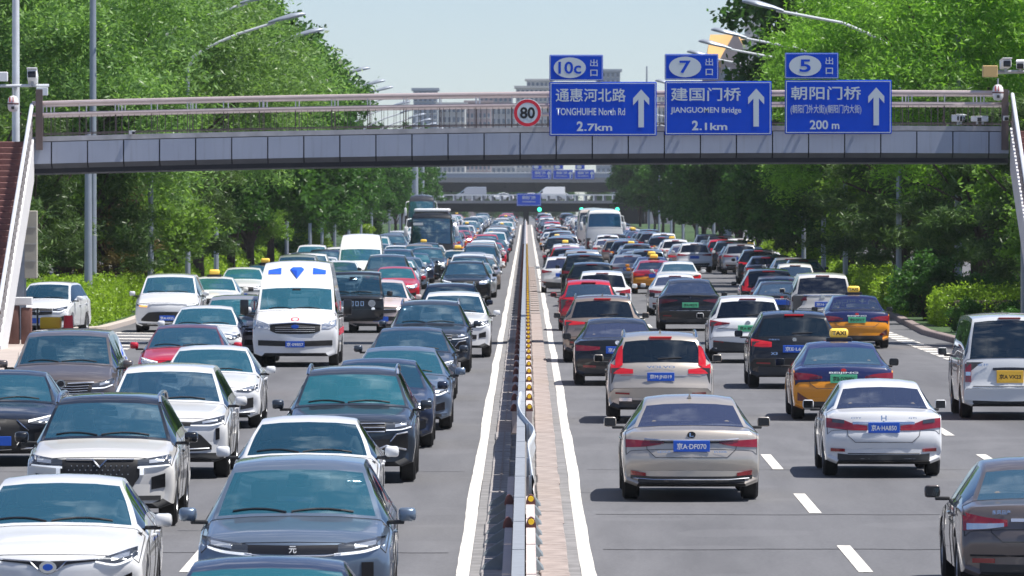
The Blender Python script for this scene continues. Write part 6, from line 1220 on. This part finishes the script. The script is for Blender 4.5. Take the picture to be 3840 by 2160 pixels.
Rp(model('hatch', 'slim', 'wing'), 1998, 662, 't', PEARL, 'pale hatchback at the exit hedge behind people carrier', 'hatchback_car')
Rp(model('suv', 'slim', 'bar'), 1833, 604, 't', BLACK, 'black crossover farthest along the exit queue by the post', 'suv_car')
Rp(model('suv', 'slim', 'bar'), 1862, 612, 't', SILVER, 'silver crossover in the far exit queue behind the black crossover', 'suv_car')
Rp(model('mpv', 'slim', 'people'), 1862, 598, 't', WHITE, 'white van roof showing over the far exit queue', 'people_carrier', 'van')
# parked hatchback in the side road, seen three-quarter
hz = car(model('hatch', 'slim', 'wing'), -13.7, 219, PI - .13, WHITE, 'hatchback_car', 'white small hatchback turned toward the side road beside the brown bin', 'car', lod=0)
# traffic on the side road behind the trees
for i, (x, d, c_, lab) in enumerate([(-22, 236, SILVER, 'silver car behind the pines on the side road by the bridge'), (-23.5, 262, STEEL, 'blue car half hidden behind the pines on the side road'), (-24, 300, WHITE, 'white car glimpsed between far trunks on the side road'), (-22, 330, BLACK, 'dark car glimpsed behind the bright hedge on the side road')]): car(SED('slim'), x, d, PI, c_, 'saloon_car', lab, 'car', 'cars on the side road', lod=1)
# cars and a minibus crossing the far overpass
for i, (xv, mod_, c_, lab) in enumerate([(1383, model('van', 'slim', 'bar'), WHITE, 'white minibus crossing the far overpass'), (1410, SED('slim'), SILVER, 'silver car crossing the overpass beside the white minibus'), (1330, SED('slim'), WHITE, 'white car crossing the overpass behind its blue board'), (1260, SED('slim'), WHITE, 'white car roof on the overpass railing before dark trees'), (1080, model('mpv', 'slim', 'people'), WHITE, 'white van on the overpass above the dark far coach'), (1185, model('van', 'slim', 'bar'), SILVER, 'grey van on the overpass between two gaps')]):
    o = car(mod_, (xv*K-PX)/F*(OD+4), OD + (4 if i % 2 == 0 else 8), PI/2, c_, 'crossing_car' if i else 'minibus', lab, 'car' if i else 'van', 'vehicles on the overpass', lod=2); o.location.z = 3.56; o.rotation_euler = (0, 0, PI/2)
# the far queue: six lanes fading toward the overpass
COLS = [(WHITE, 'white'), (WHITE, 'white'), (SILVER, 'silver'), (BLACK, 'black'), (BLACK, 'black'), (DGREY, 'dark grey'), (STEEL, 'blue-grey'), (PEARL, 'off-white'), (RED, 'red'), (BRONZE, 'bronze'), (NAVY, 'navy'), (WHITE, 'white')]
LANES = [('L', -2.3, 'oncoming lane beside the median'), ('L', -5.4, 'middle oncoming lane'), ('L', -8.8, 'outer oncoming lane'), ('R', 2.25, 'departing lane beside the median'), ('R', 5.35, 'middle departing lane'), ('R', 8.6, 'outer departing lane'), ('R', 11.35, 'exit lane at the kerb')]
for side, lx, lname in LANES:
    used = sorted([(D, Ln) for (_, x, D, Ln, w) in PLACED if abs(x - lx) < 2.0 and D < 1000]); i = 0; D = 300.0 if side == 'L' else 330.0
    if lx > 11: D = 318.0
    while D < (985 if lx < 11 else 480):
        if all(abs(D - u) > (5.4 + Ln)/2 for u, Ln in used) and not (side == 'R' and D < 400 and 8 < lx < 11):
            c_, cn = rnd.choice(COLS); k_ = rnd.random(); x = lx + rnd.uniform(-.35, .35)
            if k_ < .48: mod_, kn, nm, ct = SED(rnd.choice(('slim', 'star')), rnd.choice(('bar', 'flare'))), 'saloon', 'saloon_car', 'car'
            elif k_ < .86: mod_, kn, nm, ct = (SUV(rnd.choice(('slim', 'star'))) if side == 'L' else SUV('slim', rnd.choice(('bar', 'wing')))), 'crossover', 'suv_car', 'car'
            elif k_ < .93: mod_, kn, nm, ct = model('mpv', 'slats', 'people'), 'people carrier', 'people_carrier', 'car'
            else: mod_, kn, nm, ct = SED('slim', 'taxi', taxi=True), 'taxi', 'taxi', 'taxi'
            kw = {}
            if kn == 'taxi': c_, cn = ORANGE, 'orange'; kw = dict(deck=TNAVY, roof=TNAVY, bonnet=TNAVY)
            car(mod_, x, D, PI if side == 'L' else 0, c_, nm, '%s %s, %s of the far cars in the %s' % (cn, kn, ordinal(i), lname), ct, 'far cars in the ' + lname, lod=2, lit=(side == 'R' and rnd.random() < .18), **kw); i += 1
            D += 7.5 + (D - 300) * (.014 if lx < 11 else 0) + rnd.uniform(0, 3 if lx < 11 else 1)
        else: D += 1.5
# ambulance fittings
def addpart(root, name, g, mat): return g.obj(name, mat, root)
mv = model('van', 'ambulance', 'bar'); 
for sg in (-1, 1):
    mvs = Model.strip; 
    P = [(sg*.42 + q*.155, 2.22 + .0*q, 2.42) for q in (-1, 0, 1)]; V = []
    for i in range(7):
        x = sg*(.37 + .05*i)
        for zz in (2.24, 2.31, 2.39 - .01*i): V.append((x, mv.hit(x, zz*ZS, 'f') + .02, zz*ZS))
    g = G().add(V, [(i*3+j, i*3+j+1, i*3+4+j, i*3+3+j) for i in range(6) for j in range(2)]); g.obj('roof_light', 'bluelamp', amb)
zd = 2.30*ZS; g = G(); yq = lambda x, z: mv.hit(x, z, 'f')
g.add([(-.165, yq(-.16, zd+.05)+.03, zd+.05), (-.10, yq(-.1, zd+.1)+.03, zd+.10), (.10, yq(.1, zd+.1)+.03, zd+.10), (.165, yq(.16, zd+.05)+.03, zd+.05), (0, yq(0, zd-.16)+.03, zd-.16), (0, yq(0, zd)+.09, zd+.02)], [(0,1,5), (1,2,5), (2,3,5), (3,4,5), (4,0,5)]).obj('beacon', 'bluelamp', amb)
for sg in (-1, 1):
    G().box(sg*1.003-.003, sg*1.003+.003, -2.4, 2.0, .72, .86).obj('red_stripe', 'redstripe', amb); G().box(sg*1.003-.003, sg*1.003+.003, .6, 1.3, 1.3, 1.5).obj('red_stripe', 'redstripe', amb)
    g = G().rbox(*sorted((sg*1.10, sg*1.30)), 1.95, 2.05, 1.20, 1.55, .03); g.tube([(sg*.98, 1.75, 1.15), (sg*1.2, 1.98, 1.2)], .03, 6); g.obj('door_mirror', 'black', amb, smooth=True)
c0 = 1.16*ZS; yb = mv.hit(0, c0, 'f')
n_ = 20; g = G(); ring = lambda r0, r1: g.add([(r*math.cos(2*PI*k/n_)*1.3, yb+.015 - r*math.sin(2*PI*k/n_)*.55, c0 + r*math.sin(2*PI*k/n_)*.62) for r in (r0, r1) for k in range(n_)], [(k, (k+1) % n_, n_+(k+1) % n_, n_+k) for k in range(n_)])
ring(.055, .075); g.obj('bonnet_emblem', 'redstripe', amb)
text('lettering', '急救', 'redstripe', (0, mv.hit(0, 2.1*ZS, 'f')+.02, 1.985*ZS), .0001, None, amb) if False else None
G().rbox(-.10, .10, 5.45, 5.6, 2.55, 2.62, .01)
g = G().box(-.35, .35, 0, .02, -.06, .06); g.obj('destination_display', 'redlit', coach2, (0, 5.72, 1.75))
G().rbox(-1.0, 1.0, -5.2, 5.0, 3.13, 3.32, .09).obj('roof_cap', 'white', coach, smooth=True); g = G().box(-.28, .28, 0, .02, -.07, .07); g.obj('route_card', 'paper', coach, (.75, 5.55, 2.45))
# papers and sticker on dashboards
for root, x, y, z, w, h_ in ((redc, .3, .62, .99, .22, .05), (vee, .25, .32, 1.47, .12, .04), (nx, .3, .66, .97, .14, .05)): G().box(-w/2, w/2, 0, .01, -h_/2, h_/2).obj('paper_slip', 'paper', root, (x, y, z*ZS), (R(-60), 0, 0))
# ------------------------------------------------------------------ drivers behind the windscreens
def driver_mesh():
    P = {'pel': ((0, 0, 0), .15), 'sp': ((0, -.06, .22), .135), 'ch': ((0, -.09, .42), .15), 'nk': ((0, -.08, .55), .055), 'hd': ((0, -.05, .64), .085), 'ht': ((0, -.05, .75), .075)}
    E_ = [('pel', 'sp'), ('sp', 'ch'), ('ch', 'nk'), ('nk', 'hd'), ('hd', 'ht')]
    for s, q in ((-1, 'l'), (1, 'r')):
        P.update({'sh'+q: ((s*.19, -.09, .45), .065), 'el'+q: ((s*.26, .10, .27), .048), 'wr'+q: ((s*.16, .36, .34), .034), 'ha'+q: ((s*.13, .44, .37), .034), 'hi'+q: ((s*.10, .08, -.02), .09), 'kn'+q: ((s*.14, .48, .06), .07), 'an'+q: ((s*.13, .80, -.20), .045)})
        E_ += [('ch', 'sh'+q), ('sh'+q, 'el'+q), ('el'+q, 'wr'+q), ('wr'+q, 'ha'+q), ('pel', 'hi'+q), ('hi'+q, 'kn'+q), ('kn'+q, 'an'+q)]
    ks = list(P); me = bpy.data.meshes.new('driver'); me.from_pydata([P[k][0] for k in ks], [(ks.index(a), ks.index(b)) for a, b in E_], [])
    o = bpy.data.objects.new('driver', me); COL.objects.link(o); md = o.modifiers.new('skin', 'SKIN'); o.modifiers.new('sub', 'SUBSURF').render_levels = 2; o.modifiers['sub'].levels = 2
    for i, k in enumerate(ks): sv = me.skin_vertices[0].data[i]; sv.radius = (P[k][1], P[k][1]); sv.use_root = k == 'pel'
    dg = bpy.context.evaluated_depsgraph_get(); dg.update(); m2 = bpy.data.meshes.new_from_object(o.evaluated_get(dg)); bpy.data.objects.remove(o)
    bm = bmesh.new(); bm.from_mesh(m2)
    for f in bm.faces:
        c = f.calc_center_median()
        f.material_index = 2 if (c.z > .70 or (c.z > .60 and c.y < -.075)) else 1 if c.z > .545 or c.y > .33 and c.z > .28 else 0
        f.smooth = True
    hv = [v for v in bm.verts if v.co.z > .6]                      # nose, brow and ears
    for v in hv:
        if v.co.y > .0 and abs(v.co.x) < .02 and .62 < v.co.z < .67: v.co.y += .02
        if abs(v.co.x) > .065 and .62 < v.co.z < .68 and -.08 < v.co.y < -.02: v.co.x *= 1.15
    bm.to_mesh(m2); bm.free(); return m2
dm = driver_mesh(); dm.materials.clear()
for k in ('cloth', 'skin', 'hair'): dm.materials.append(M[k])
dm2 = dm.copy(); dm2.materials.clear()
for k in ('clothpale', 'skin', 'hair'): dm2.materials.append(M[k])
for i, (root, what) in enumerate([(yuan, 'blue-grey crossover with the dark band'), (vee, 'off-white crossover with the V grille'), (cor, 'white saloon with blue emblem'), (har, 'white crossover with black chin'), (nx, 'white saloon with lozenge grille'), (redc, 'bright red saloon'), (wcar, 'white saloon behind the blue-grey crossover'), (jeep, 'black off-roader'), (amb, 'ambulance'), (lex, 'champagne saloon'), (cit, 'white saloon with large lamps'), (xc, 'beige estate')]):
    mod_ = {id(yuan): SUV('band')}.get(id(root)); ty = 'van' if root is amb else 'jeep' if root is jeep else 'suv' if root in (yuan, vee, har, xc) else 'sedan'
    yc = T[ty]['rows'][T[ty]['cowl']][0]; s = -1 if root.rotation_euler.z > 1 else 1
    o = obj('person', dm if i % 2 else dm2, None, (root.location.x + s*(-.37), root.location.y + s*(yc - 1.36), root.location.z + .62 + (.25 if ty == 'van' else .14 if ty in ('suv', 'jeep') else 0)), (0, 0, root.rotation_euler.z)); tag(o, 'person in a %s shirt driving the %s' % ('dark' if i % 2 else 'pale', what), 'person', 'drivers')
# report overlaps while building
pl = sorted(PLACED, key=lambda q: q[2])
for i, a in enumerate(pl):
    for b in pl[i+1:i+14]:
        if a[0].location.z > 3 or b[0].location.z > 3: continue
        if abs(a[1]-b[1]) < (a[4]+b[4])*.93 and abs(a[2]-b[2]) < (a[3]+b[3])/2 - .05: print('OVERLAP', a[0].get('label'), '|', b[0].get('label'), round(a[1], 1), round(b[1], 1), round(a[2], 1), round(b[2], 1))
# ------------------------------------------------------------------ haze
m = bpy.data.materials.new('haze'); m.use_nodes = True; n = m.node_tree.nodes; n.clear(); o = n.new('ShaderNodeOutputMaterial'); v = n.new('ShaderNodeVolumePrincipled'); v.inputs['Color'].default_value = (.86, .93, 1, 1); v.inputs['Density'].default_value = HAZE; v.inputs['Anisotropy'].default_value = .2
m.node_tree.links.new(v.outputs[0], o.inputs['Volume']); M['haze'] = m
hz = G().box(-2590, 2590, -30, 2745, -5, 140).obj('haze', 'haze'); hz['kind'] = 'stuff'; hz['label'] = 'pale summer haze hanging over the whole road'
